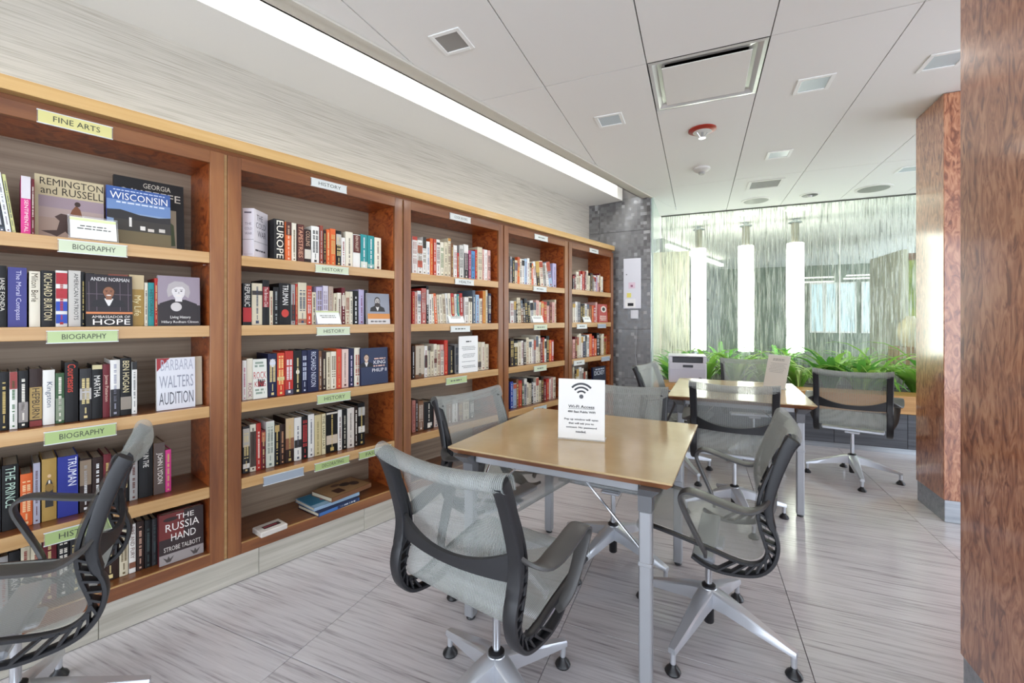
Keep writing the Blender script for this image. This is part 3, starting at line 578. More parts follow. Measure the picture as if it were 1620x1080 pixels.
shelf_books(2, 2, [(652, 656, 547, 'd'), (657, 671, 545, 'B', {'bands': [(.1, .97, 'bfb29e')], 'tc': '5a4a3a'}), (671.5, 676, 547, 'w', {'bands': [(.3, .7, '3a3232')]}), (676.5, 681, 547, 'c', {'bands': [(.85, 1, '5a5048')]}), (681.5, 686, 556, 'c'), (686.5, 691, 544, 'i', {'bands': [(.4, .55, '6a3a30')]}), (691.5, 696, 545, 'c'), (696.5, 702, 545, 'q', {'bands': [(0, .8, 'd4c4b4')]}), (702.5, 708, 538, 'r', {'bands': [(0, 1, 'c8301f')]}), (709, 719, 547, 'z'), (719.5, 726, 544, 'g'), (726.5, 736, 545, 'c'), (737, 746, 546, 'B'), (747, 755, 544, 'i'), (756, 761, 541, 'c', {'bands': [(.1, .3, '5a5048')]}), (761.5, 767, 541, 'i'), (767.5, 773, 544, 'c')], q=.06)
shelf_books(2, 3, [(652, 657, 633, 'q', {'bands': [(0, 1, 'b8766a')]}), (657.5, 661, 632, 'd'), (661.5, 670, 634, 'B', {'bands': [(.1, .9, '8a6a58')]}), (670.5, 686, 635, 'k', {'fig': lambda p, W, h: p.rect(W*.35, W*.8, h*.1, h*.22, 'd8d4cc')}), (686.5, 693, 637, 'q', {'bands': [(0, 1, 'cbbcb0')]}), (693.5, 699, 636, 'i'), (699.5, 706, 634, 'g'), (707, 715, 634, 'B'), (716, 724, 632, 'w'), (725, 732, 632, 'm'), (733, 742, 630, 'c'), (743, 750, 630, 'k')], q=.08)
auto(3, 0, 807, 844, 'gkcoiwPwco', 410, 412, .04); auto(3, 0, 845, 880, 'wdigwPl', 414, 418, .04, {0: -6, 1: -6, 2: -6, 3: -8, 4: -8, 5: -14}, 2, start=11)
auto(3, 1, 807, 880, 'wgkcBdzkwiqcorqmqc', 475, 478, .045, {3: -4, 4: -5, 5: -5, 6: -6, 7: -5, 8: -4})
auto(3, 2, 807, 876, 'dkcwdciwgicmrwkor', 537, 533, .055)
auto(3, 3, 807, 879, 'bPBregickwicdmrwqi', 604, 597, .075)
auto(4, 0, 906, 954, 'dmicwrmicdgwlqmi', 432, 434, .045)
auto(4, 1, 906, 945, 'iwgdkwcBorq', 480, 482, .045)
auto(4, 2, 906, 962, 'qmciwnsworokdciyr', 532, 530, .055)
auto(4, 3, 906, 929, 'cdiwgBc', 584, 586, .075)

# ---- face-out books: a slim book standing with its front cover to the room
def face_book(name_label, px0, px1, ytop, lv, c, k, art, q=.03, lean=6, th=.022, xr=0, name='display_book'):
    z = SHELF[lv]+.0014
    s0 = wall(px0, 506, q)[0]; s1 = wall(px1, 506, q)[0]; W = s1-s0; h = wall((px0+px1)/2, ytop, q)[1]-z
    b = MB(); t = .003
    b.box(0, W, 0, t, 0, h); b.box(0, W, th-t, th, 0, h); b.box(0, t, t, th-t, 0, h)
    o = b.build(name, bookmat(k)); MB().box(t, W-.004, t, th-t, .003, h-.003).build('pages', M['pages'], o)
    o.location = BW(s0, q, z+.0005); o.rotation_euler = (Matrix.Rotation(RB+R(xr), 3, 'Z') @ Matrix.Rotation(R(-lean), 3, 'X')).to_euler()
    p = Print(0); art(p, W, h); p.build('cover_print', o)
    if 'behind the' not in name_label: REG.setdefault((c, lv), []).append(((s0+s1)/2, o, None, W, {}, px1))
    return tag(o, name_label, 'book', GROUP(c, lv))
def person(p, u, v, s, skin, hair, coat, shirt='d8d4d0', bob=False):   # simple printed portrait: shoulders, neck, hair, face
    p.poly([(u-s*1.7, v-s*1.9), (u+s*1.7, v-s*1.9), (u+s*1.5, v-s*1.15), (u+s*.55, v-s*.75), (u-s*.55, v-s*.75), (u-s*1.5, v-s*1.15)], coat)
    p.poly([(u-s*.45, v-s*.8), (u+s*.45, v-s*.8), (u+s*.08, v-s*1.75), (u-s*.08, v-s*1.75)], shirt); p.rect(u-s*.28, u+s*.28, v-s*.95, v-s*.4, skin)
    if bob: p.poly([(u-s*.85, v-s*.55), (u-s*.95, v+s*.1), (u-s*.8, v+s*.75), (u-s*.3, v+s*1.08), (u+s*.35, v+s*1.05), (u+s*.85, v+s*.65), (u+s*.95, v), (u+s*.8, v-s*.6), (u+s*.5, v-s*.3), (u-s*.5, v-s*.3)], hair)
    else: p.oval(u, v+s*.18, s*.66, s*.80, hair)
    p.poly([(u+s*.56*math.cos(R(t))*(1 if math.sin(R(t)) > 0 else .9), v+s*.74*math.sin(R(t))) for t in range(0, 360, 18)], skin)
    if bob: p.poly([(u-s*.62, v+s*.2), (u-s*.5, v+s*.8), (u+s*.5, v+s*.85), (u+s*.62, v+s*.2), (u+s*.3, v+s*.55), (u-s*.2, v+s*.5)], hair)
    for t in (-1, 1):
        p.rect(u+t*s*.23-s*.13, u+t*s*.23+s*.13, v+s*.22, v+s*.27, hair if not bob else '6a6464'); p.oval(u+t*s*.22, v+s*.1, s*.09, s*.05, '2a2220')
    p.poly([(u-s*.08, v-s*.14), (u+s*.08, v-s*.14), (u+s*.03, v+s*.08)], '6a4a3c' if not bob else 'b0a8a6'); p.oval(u, v-s*.36, s*.24, s*.08, 'e6dcd4')
def art_rider(p, W, h):
    p.rect(0, W, 0, h, 'c9b994'); p.rect(W*.05, W, h*.0, h*.68, 'a08c92'); p.rect(W*.05, W, h*.0, h*.34, 'ad9484'); p.rect(W*.05, W, h*.34, h*.5, 'b09a92')
    p.text('REMINGTON', W*.07, W*.99, h*.85, h*.96, '2e2418', keep=False); p.text('and RUSSELL', W*.08, W*.99, h*.71, h*.83, '2e2418', keep=False)
    p.poly([(W*.08, h*.12), (W*.3, h*.15), (W*.34, h*.3), (W*.27, h*.36), (W*.36, h*.42), (W*.55, h*.4), (W*.62, h*.37), (W*.76, h*.4), (W*.8, h*.32), (W*.6, h*.28), (W*.5, h*.06), (W*.42, h*.14), (W*.3, h*.05), (W*.22, h*.08)], '4a332c')
    p.poly([(W*.46, h*.36), (W*.68, h*.36), (W*.64, h*.52), (W*.58, h*.58), (W*.52, h*.5)], '7a4a2c'); p.oval(W*.6, h*.6, W*.045, h*.04, '3c2820')
def art_georgia(p, W, h):
    p.rect(0, W, 0, h, '171515'); p.text('GEORGIA', W*.4, W*.8, h*.88, h*.95, 'd8d0c0'); p.text("O'KEEFFE", W*.05, W*.95, h*.74, h*.85, 'e4dccb', keep=False); p.rect(W*.15, W*.88, h*.06, h*.62, 'b5a98f'); p.poly([(W*.6, h*.08), (W*.86, h*.1), (W*.84, h*.4), (W*.7, h*.5)], '5a6a48')
def art_lake(p, W, h):
    p.rect(0, W, 0, h, '3b5c9c'); p.rect(0, W, h*.55, h*.78, '6f8cba'); p.rect(0, W, 0, h*.58, '8aa0c0'); p.poly([(0, h*.46), (0, h*.6), (W*.2, h*.62), (W*.5, h*.56), (W*.8, h*.55), (W, h*.58), (W, h*.4)], '2e2c2c'); p.rect(0, W, 0, h*.3, '6b5f42')
    p.rect(W*.1, W, h*.27, h*.46, '3b3732'); p.rect(W*.33, W*.37, h*.34, h*.5, 'e6e2da'); p.rect(W*.5, W*.58, h*.3, h*.37, 'e6e2da'); p.rect(W*.62, W*.72, h*.29, h*.34, 'd8d0c4'); p.rect(W*.8, W*.9, h*.3, h*.36, 'cfcac0')
    p.text('WISCONSIN', W*.05, W*.95, h*.79, h*.91, 'f4f4f2', keep=False); p.lines(W*.07, W*.93, [h*.73], h*.025, 'd8e0ee', rl); p.lines(W*.05, W*.95, [h*.94], h*.018, 'c8d4ea', rl)
def art_hope(p, W, h):
    p.rect(0, W, 0, h, '251d22'); [p.rect(W*x, W*(x+.012), h*.3, h*.86, '6a5a64') for x in (.06, .22, .72, .9)]; p.rect(W*.02, W*.98, h*.62, h*.63, '6a5a64')
    person(p, W*.48, h*.66, W*.22, '8a5a40', '2a1c18', '1c1a1e'); p.rect(0, W, h*.24, h*.28, 'c87a4a'); p.rect(0, W, 0, h*.24, '17110f')
    p.text('ANDRE NORMAN', W*.1, W*.93, h*.88, h*.95, 'eae6e4', keep=False); p.text('AMBASSADOR OF', W*.12, W*.94, h*.16, h*.21, 'e2d8d0', keep=False); p.text('HOPE', W*.14, W*.94, h*.03, h*.14, 'f0e8e2', keep=False)
def art_portrait(p, W, h):
    p.rect(0, W, 0, h, '9a8d98'); p.rect(0, W, 0, h*.42, '2b2426'); person(p, W*.48, h*.68, W*.29, 'ddd7d5', 'b3abab', '2a2426', '2a2426', True); p.oval(W*.42, h*.38, W*.13, h*.09, 'c9c2c0')
    p.text('Living History', W*.28, W*.76, h*.13, h*.2, 'f0ece8'); p.text('Hillary Rodham Clinton', W*.08, W*.95, h*.04, h*.1, 'f0ece8')
def art_audition(p, W, h):
    p.rect(0, W, 0, h, 'd9d9de'); p.poly([(0, h*.75), (0, h), (W*.33, h)], '9c2b30'); p.text('BARBARA', W*.1, W*.95, h*.76, h*.97, 'a8aab6', keep=False); p.text('WALTERS', W*.06, W*.95, h*.42, h*.66, '8d909c', keep=False); p.text('AUDITION', W*.05, W*.95, h*.1, h*.34, '54565f', keep=False)
def art_russia(p, W, h):
    p.rect(0, W, 0, h, '2a1a1a'); p.rect(0, W*.55, h*.5, h, '6e2420'); p.rect(0, W, 0, h*.2, '9b9391'); p.oval(W*.25, h*.88, W*.16, h*.04, '2a1714'); p.text('THE', W*.38, W*.78, h*.84, h*.94, 'efeae4', keep=False); p.text('RUSSIA', W*.14, W*.9, h*.64, h*.79, 'efeae4', keep=False); p.text('HAND', W*.26, W*.82, h*.44, h*.58, 'efeae4', keep=False)
    p.text('STROBE TALBOTT', W*.1, W*.93, h*.25, h*.34, 'dcd6d0', keep=False)
    for u in (.2, .8): p.poly([(W*(u-.12), h*.15), (W*(u-.03), h*.1), (W*u, h*.16), (W*(u+.03), h*.1), (W*(u+.12), h*.15), (W*(u+.04), h*.04), (W*(u-.04), h*.04)], '4a4240')
def art_beard(p, W, h):
    p.rect(0, W, 0, h, '8f929c'); person(p, W*.45, h*.72, W*.2, 'b0aaa6', '35302e', '2c2a2a'); p.oval(W*.45, h*.62, W*.13, h*.07, '3a3432'); p.rect(0, W, h*.17, h*.34, 'cf8a4a'); p.rect(0, W, 0, h*.17, 'cfcac8'); p.lines(W*.1, W*.9, [h*.06], h*.05, '5a5454', rl)
def art_king(p, W, h):
    p.rect(0, W, 0, h, '25304e'); person(p, W*.2, h*.72, W*.15, 'c6a890', '2a2422', '12141e'); p.text('KING', W*.46, W*.9, h*.55, h*.65, 'e6e6ea', keep=False); p.text('PHILIP II', W*.4, W*.94, h*.34, h*.43, 'e6e6ea', keep=False); p.lines(W*.42, W*.94, [h*.48, h*.68], h*.035, 'd8b0a0', rl)
def art_rock(p, W, h):
    p.rect(0, W, 0, h, 'dcdcd2'); p.text('ROCK', W*.05, W*.95, h*.5, h*.68, 'b02a30', keep=False); p.poly([(W*.35, h*.3), (W*.75, h*.3), (W*.85, h*.48), (W*.3, h*.5)], '262222'); p.text('THIS', W*.25, W*.8, h*.44, h*.52, 'e8e4dc', keep=False); p.text('KING', W*.1, W*.9, h*.3, h*.44, 'b02a30', keep=False); p.lines(W*.1, W*.9, [h*.12, h*.2, h*.8, h*.88], h*.05, '8a9a8a', rl)
face_book('tan face-out art book with a horse rider on its cover', 55, 165, 281, 0, 0, 'c', art_rider, .10, 5)
face_book('large black face-out art book behind the blue one', 181, 292, 284, 0, 0, 'k', art_georgia, .17, 4)
face_book('blue face-out photograph book with a lake shore cover', 169.5, 271, 299, 0, 0, 'b', art_lake, .085, 5)
face_book('dark face-out biography showing a smiling man behind bars', 136, 210, 435, 1, 0, 'k', art_hope, .014, 4, .02)
face_book('face-out biography with a black and white portrait of a woman', 250, 317, 437, 1, 0, 'g', art_portrait, .04, 3)
face_book('silver grey face-out memoir with a red corner flash', 248.5, 309, 566, 2, 0, 'w', art_audition, .05, 2)
face_book('cream book standing behind the silver grey memoir', 262, 320, 565, 2, 0, 'c', lambda p, W, h: None, .085, 2)
face_book('dark red face-out book with large white lettering on bottom shelf', 252, 322, 808, 4, 0, 'm', art_russia, .045, 2, .03)
face_book('small face-out book with a bearded man and orange band', 582, 617, 464, 1, 1, 'g', art_beard, .02, 4)
face_book('navy face-out history book with a pale face at its left', 571.5, 614, 550, 2, 1, 'n', art_king, .03, 2)
face_book('white face-out book with red lettering on third shelf', 401, 423, 568, 2, 1, 'w', art_rock, .035, 3)
face_book('red face-out book with a round portrait in the last bookcase', 947, 961.5, 481, 1, 4, 'r', lambda p, W, h: (p.rect(0, W, 0, h, 'b4524a'), p.oval(W*.6, h*.72, W*.3, h*.18, 'e2d8cc'), p.oval(W*.6, h*.72, W*.16, h*.1, '3a3230'), p.lines(W*.1, W*.9, [h*.1, h*.2, h*.3], h*.06, 'e0cfc0', rl)), .03, 3)
face_book('navy face-out book with white title on low shelf of the last bookcase', 939, 959, 580, 3, 4, 'n', lambda p, W, h: (p.rect(0, W, 0, h, '232a3a'), p.text('DICKEY', W*.1, W*.9, h*.62, h*.82, 'dfe4ec', keep=False), p.lines(W*.1, W*.9, [h*.86], h*.06, 'b8c4d4', rl)), .05, 2)
# the wide white volume standing at an angle at the left end of the second bookcase
def cold_war():
    z = SHELF[0]+.0014; Wd = .14; th = .055; h = .25
    b = MB(); t = .003; b.box(0, th, 0, t, 0, h); b.box(th-t, th, t, Wd, 0, h); b.box(0, t, t, Wd, 0, h)
    o = b.build('history_book', mat('lilac_white_jacket', 'e4dfe4', .4)); MB().box(t, th-t, t, Wd-.003, .003, h-.003).build('pages', M['pages'], o)
    p = Print(0); p.text('THE', th*.2, th*.8, h*.66, h*.71, '8c8290', keep=False); p.text('COLD', th*.2, th*.85, h*.56, h*.61, '8c8290', keep=False); p.text('WAR', th*.2, th*.85, h*.46, h*.51, '8c8290', keep=False); p.rect(0, th, h*.36, h*.366, '3a3434'); p.rect(th*.15, th*.8, h*.9, h*.93, '6a6470'); p.rect(th*.1, th*.9, h*.06, h*.065, 'a8a0a8'); p.build('spine_print', o)
    p = Print(0); p.text('THE', Wd*.2, Wd*.62, h*.78, h*.9, '5c5660', keep=False); p.text('COLD', Wd*.15, Wd*.82, h*.62, h*.74, '5c5660', keep=False); p.text('WAR', Wd*.25, Wd*.85, h*.44, h*.57, '5c5660', keep=False); p.rect(0, Wd, h*.33, h*.336, '3a3434'); p.lines(Wd*.1, Wd*.9, [h*.14], h*.035, '4a4650', rl)
    for i in range(5): p.poly([(Wd*(.1+.18*i), h*.30), (Wd*(.13+.18*i), h*.36), (Wd*(.12+.18*i), h*.33)], '3a3434')
    c = p.build('cover_print', o); c.location = (th, 0, 0); c.rotation_euler = (0, 0, R(90))
    s = wall(386.5, 506, .03)[0]; o.location = BW(s, .03, z); o.rotation_euler = (0, 0, RB-R(47))
    tag(o, 'white history book turned to show its spine and cover', 'book', GROUP(1, 0))
    o.location = BW(s+.003, .062, z)
cold_war()
REG[(1, 0)].append((.80, None, None, 0, {}, 400))
for (c, lv_), lst in REG.items():
    n = 0
    for s_, o, k, W, sp, x1 in sorted(lst, key=lambda t: t[0]):
        if x1 < 4: o['label'] = f"{PAL[k][0]} book at the left end of {['top','second','third','fourth','bottom'][lv_]} shelf, beyond the left edge of view"; continue
        hidden = k and ((c, lv_) == (0, 1) and 136 < x1 < 204 or (c, lv_) == (2, 2) and 727 < x1 < 756)
        if hidden: o['label'] = f"{PAL[k][0]} book mostly hidden behind " + ('the face-out smiling man book' if c == 0 else 'the white notice on the third bookcase'); continue
        n += 1
        if k: o['label'] = label_for(c, n, k, W, lv_, sp)
# lying on the floor of the second bookcase
def lying(px, py, dims, rz, k, label, z, art=None, name='lying_book'):
    p = level(px, py, z); W, L, h = dims; b = MB(); t = .0025
    b.box(0, W, 0, L, 0, t); b.box(0, W, 0, L, h-t, h); b.box(0, W, 0, t, t, h-t)
    o = b.build(name, bookmat(k)); MB().box(.004, W-.004, t, L-.004, t, h-t).build('pages', M['pages'], o); put(o, p, RB+R(rz)); tag(o, label, 'book', 'books lying in the second bookcase')
    if art:
        q = Print(0); art(q, W, L); c = q.build('cover_print', o); c.location = (0, 0, h+.0006); c.rotation_euler = (R(-90), 0, 0)
    return o
Z0 = SHELF[4]+.0025
a = lying(504, 818, (.27, .21, .022), 6, 'n', 'navy spined book at the bottom of the lying stack', Z0)
p = Print(0); p.rect(.003, .267, .002, .020, '3a6aa8'); p.rect(.12, .262, .003, .019, '24345c'); p.lines(.13, .25, [.007], .008, 'e8eef4', rl); p.build('spine_print', a)
b_ = lying(497, 809, (.29, .215, .018), 3, 'P', 'blue magazine-sized book in the middle of the lying stack', Z0+.023, lambda q, W, L: (q.rect(.004, W*.98, .004, L*.96, '2f7fa3'), q.oval(W*.35, L*.4, .02, .014, 'b84a5a'), q.rect(.004, W*.98, .004, L*.2, '9cc4dc')))
c_ = lying(525, 795, (.285, .20, .026), 8, 'B', 'brown illustrated book on top of the lying stack', Z0+.042, lambda q, W, L: (q.rect(.003, W*.98, .003, L*.98, 'a8845c'), q.rect(W*.22, W*.42, L*.15, L*.5, '4a2a20'), q.oval(W*.62, L*.6, .035, .03, '3a2c24'), q.oval(W*.78, L*.45, .03, .035, '4a3830'), q.oval(W*.45, L*.75, .03, .02, '6a4a38')))
o = empty('tape_box', level(413, 852, Z0), RB+R(4)); tag(o, 'small white plastic box with a red and black label in the second bookcase', 'box')
MB().cbox(0, .135, 0, .10, 0, .028, .004).build('case', mat('offwhite_plastic', 'cfc8c0', .4), o)
MB().box(.03, .115, .03, .065, .028, .0288).build('sticker', mat('dark_sticker', '2e1a1c', .4), o)
MB().box(.034, .10, .04, .056, .0288, .0293).build('sticker_print', mat('red_print', '8e3a44', .5), o)
# dark flat stack behind the chair in the third bookcase, and the notice on its third shelf
o = MB().cbox(0, .24, 0, .2, 0, .03, .003).build('flat_album', bookmat('z')); put(o, BW(CASES[2][0]+.30, .08, SHELF[3]+.215), RB); 
bpy.data.objects.remove(o)
o = empty('shelf_notice', BW(wall(725.5, 560, .012)[0], .012, SHELF[2]+.0015), RB); W = wall(756, 560, .012)[0]-wall(725.5, 560, .012)[0]; h = .285
tag(o, 'white printed notice in a clear stand on the third bookcase', 'sign')
MB().box(0, W, 0, .004, 0, h).build('acrylic_panel', M['acrylic'], o); MB().box(.002, W-.002, -.0012, -.0004, .003, h-.002).build('sheet', M['paper'], o); MB().box(0, W, 0, .04, -.001, .002).build('foot', M['acrylic'], o)
p = Print(-.0013); p.lines(W*.36, W*.64, [h*.83], h*.035, '3a3a3a', rl); p.lines(W*.15, W*.88, [h*.70, h*.66, h*.62, h*.5, h*.46, h*.42, h*.30, h*.18, h*.14], h*.014, '6a6a6a', rl); p.build('lettering', o)

# ------------------------------------------------------------------ office chairs
def chair_meshes():
    me = {}
    out = smooth_path([(0,-.281,.893),(0,-.262,.86),(0,-.232,.775),(0,-.211,.695),(0,-.206,.645),(0,-.214,.594),(0,-.230,.551),(0,-.234,.508),(0,-.219,.455),(0,-.183,.414),(0,-.131,.395),(0,-.06,.388),(0,.0,.398),(0,.04,.418)], 4)
    inn = smooth_path([(0,-.222,.80),(0,-.196,.735),(0,-.180,.68),(0,-.174,.63),(0,-.181,.575),(0,-.197,.52),(0,-.203,.49),(0,-.190,.458),(0,-.155,.438),(0,-.10,.440),(0,-.02,.459),(0,.10,.484),(0,.19,.499)], 4)
    for s, nm in ((-1, 'L'), (1, 'R')):
        x = s*.228; n = len(out)
        ht = [.013+.010*max(0, 1-i/22) if i < 22 else .0075 for i in range(n)]; hw = [.021 if i < 34 else .021-.009*(i-34)/(n-34) for i in range(n)]
        me['spine'+nm] = MB().sweep([(x, p.y, p.z) for p in out], (1, 0, 0), hw, ht).mesh('spine', M['mesh_frame'])
        me['rim'+nm] = MB().sweep([(x+s*.002, p.y, p.z) for p in inn], (1, 0, 0), .012, .0065, n=8).mesh('inner_rim', M['mesh_frame'])
        ribs = []
        for k in range(11):
            i = 19+k*2.6; j = 12+k*2.35
            a = out[min(int(i), len(out)-1)].lerp(out[min(int(i)+1, len(out)-1)], i-int(i)); b = inn[min(int(j), len(inn)-1)].lerp(inn[min(int(j)+1, len(inn)-1)], j-int(j))
            ribs.append((a, b))
        me['ribs'+nm] = [MB().sweep([(x, a.y, a.z), (x, b.y, b.z)], (1, 0, 0), .017, .0042, n=6).mesh('rib', M['mesh_frame']) for a, b in ribs]
        arm = smooth_path([(s*.238,-.206,.675),(s*.262,-.185,.655),(s*.278,-.14,.640),(s*.285,-.06,.656),(s*.287,.005,.674),(s*.287,.045,.679),(s*.286,.072,.664),(s*.284,.074,.635),(s*.280,.05,.575),(s*.270,.015,.50),(s*.252,-.004,.455),(s*.235,-.006,.435)], 4)
        n = len(arm); hw = []; 
        for i in range(n):
            f = i/(n-1)*11
            hw.append(.012+.021*min(1, max(0, (f-.3)/2.2)) if f < 4 else (.033-.010*min(1, (f-4)/3) if f < 7 else .023-.010*(f-7)/4))
        me['arm'+nm] = MB().sweep(arm, (1, 0, 0), hw, .0065).mesh('armrest', M['arm_grey'])
    # woven seat-and-back sheet: front roll, seat, bend, back, rolled top
    prof = [(.216,.470),(.236,.468),(.248,.482),(.243,.500),(.222,.510),(.19,.508),(.10,.494),(-.02,.469),(-.10,.450),(-.15,.448),(-.182,.466),(-.194,.493),(-.188,.521),(-.171,.575),(-.164,.63),(-.170,.69),(-.186,.745),(-.212,.81),(-.238,.868)]
    top = [(-.272+.026*math.cos(R(a)), .892+.026*math.sin(R(a))) for a in range(20, 300, 28)]
    pr = smooth_path([(0, y, z) for y, z in prof], 3)+[Vector((0, y, z)) for y, z in top]
    nx = 16; vs = []; fs = []; K = len(pr)
    for i, p in enumerate(pr):
        f = i/(K-1)
        for j in range(nx+1):
            x = (j/nx*2-1); c = 1-x*x
            up = max(0, (p.z-.60)/.3); seat = max(0, 1-abs(p.y-.02)/.2) if p.z < .52 and p.y > -.17 else 0
            flare = 1+.02*up if i < K-len(top)-1 else 1.13
            vs.append((x*.222*flare, p.y-.022*c*up-.006*c*(1-up)*(p.y < -.12), p.z-.016*c*up**2-.014*c*seat))
    for i in range(K-1):
        for j in range(nx): a = i*(nx+1)+j; fs.append((a, a+1, a+nx+2, a+nx+1))
    me['weave'] = MB().add(vs, fs, None, True).mesh('woven_sling', M['weave'])
    # crescent lumbar band behind the back
    n = 14; vs = []; fs = []
    for i in range(n+1):
        x = (i/n*2-1); y = -.207-.030*(1-x*x); zt = .632+.052*abs(x)**2.2; zb = .605-.004*(1-x*x)
        vs += [(x*.218, y-.006, zb), (x*.218, y-.007, zt), (x*.218, y+.006, zt+.001), (x*.218, y+.006, zb)]
    for i in range(n):
        for j in range(4): fs.append((i*4+j, i*4+(j+1) % 4, i*4+4+(j+1) % 4, i*4+4+j))
    me['lumbar'] = MB().add(vs, fs+[(3,2,1,0), (n*4, n*4+1, n*4+2, n*4+3)], None, True).mesh('lumbar_band', M['mesh_frame'])
    me['cross'] = MB().cbox(-.205, .205, -.035, .045, .388, .412, .006).cbox(-.05, .05, -.06, .07, .375, .392, .006).mesh('seat_crossbar', M['alu'])
    me['column'] = MB().lathe([(.0135, .19), (.0135, .385)], 16).mesh('column', M['chrome'])
    me['collar'] = MB().lathe([(.027, .188), (.027, .199), (.018, .205)], 16).mesh('column_collar', M['black'])
    me['stub'] = MB().lathe([(.018, .045), (.021, .05), (.021, .12)], 14).mesh('column_end', M['black'])
    me['hub'] = MB().lathe([(.030, .118), (.036, .13), (.036, .18), (.030, .192)], 20).mesh('hub', M['alu'])
    a = MB(); secs = [(.02,.030,.192,.125),(.08,.029,.176,.122),(.16,.024,.148,.104),(.24,.019,.120,.088),(.300,.016,.100,.078),(.318,.014,.094,.074)]; vs = []; fs = []
    for r, w_, zt, zb in secs: vs += [(-w_, r, zb), (w_, r, zb), (w_*1.0, r, zt-.006), (w_*.75, r, zt), (-w_*.75, r, zt), (-w_*1.0, r, zt-.006)]
    for i in range(len(secs)-1):
        for j in range(6): fs.append((i*6+j, i*6+(j+1) % 6, i*6+6+(j+1) % 6, i*6+6+j))
    a.add(vs, fs+[tuple(range(6)), tuple(range(len(secs)*6-6, len(secs)*6))[::-1]], None, True)
    a.lathe([(.010, .028), (.011, .08)], 10, None, 0, .308); me['leg'] = a.mesh('base_arm', M['alu'])
    me['glide'] = MB().lathe([(.027, 0), (.029, .006), (.024, .016), (.013, .026), (.011, .034)], 16, None, 0, .308).mesh('glide', M['black'])
    return me
CM = chair_meshes()
def chair(x, y, az, base, label):
    r = empty('mesh_office_chair', (x, y, 0), -R(az)); tag(r, label, 'chair', 'mesh chairs around the tables')
    for s in 'LR':
        sp = obj('spine', CM['spine'+s], r); obj('inner_rim', CM['rim'+s], sp)
        for m in CM['ribs'+s]: obj('rib', m, sp)
        obj('armrest', CM['arm'+s], r)
    obj('woven_sling', CM['weave'], r); obj('lumbar_band', CM['lumbar'], r); obj('seat_crossbar', CM['cross'], r)
    obj('column', CM['column'], r); obj('column_collar', CM['collar'], r); h = obj('hub', CM['hub'], r); obj('column_end', CM['stub'], r)
    for k in range(4):
        g = obj('base_arm', CM['leg'], r); g.rotation_euler = (0, 0, R(base+90*k)+R(az)); obj('glide', CM['glide'], g)
    return r
def azim(ax, ay, bx, by): return -math.degrees(math.atan2(bx-ax, by-ay))
chair(-.052, 1.445, 36, azim(-.061, 1.437, .188, 1.63), 'grey mesh office chair in the foreground with its back to the camera')
chair(-.022, 2.20, 128, azim(-.02, 2.17, .156, 1.91), 'grey mesh office chair between the near table and the bookcases')
chair(.548, 2.352, 207, azim(.545, 2.36, .311, 2.154), 'grey mesh office chair behind the wireless access sign')
chair(-1.50, 1.31, -125, azim(-1.5, 1.31, -1.25, 1.45), 'grey mesh office chair cut off at the left edge before the bookcases')
chair(.820, 1.808, -61.5, azim(.808, 1.805, .4396*1.3, 1.221*1.3), 'grey mesh office chair seen from its side at the right of the near table')
chair(2.80, 3.57, 39, azim(2.77, 3.53, 2.643, 3.279), 'dark framed mesh chair standing free near the far wooden pillar')
chair(1.482, 2.89, 29, azim(1.471, 2.877, 1.89, 2.82), 'dark framed mesh chair on the near side of the far table')
chair(2.30, 4.13, 197, 20, 'dark framed mesh chair behind the far table in front of the plants')
chair(1.41, 3.715, 128, 10, 'pale mesh chair left of the far table near the mosaic wall')

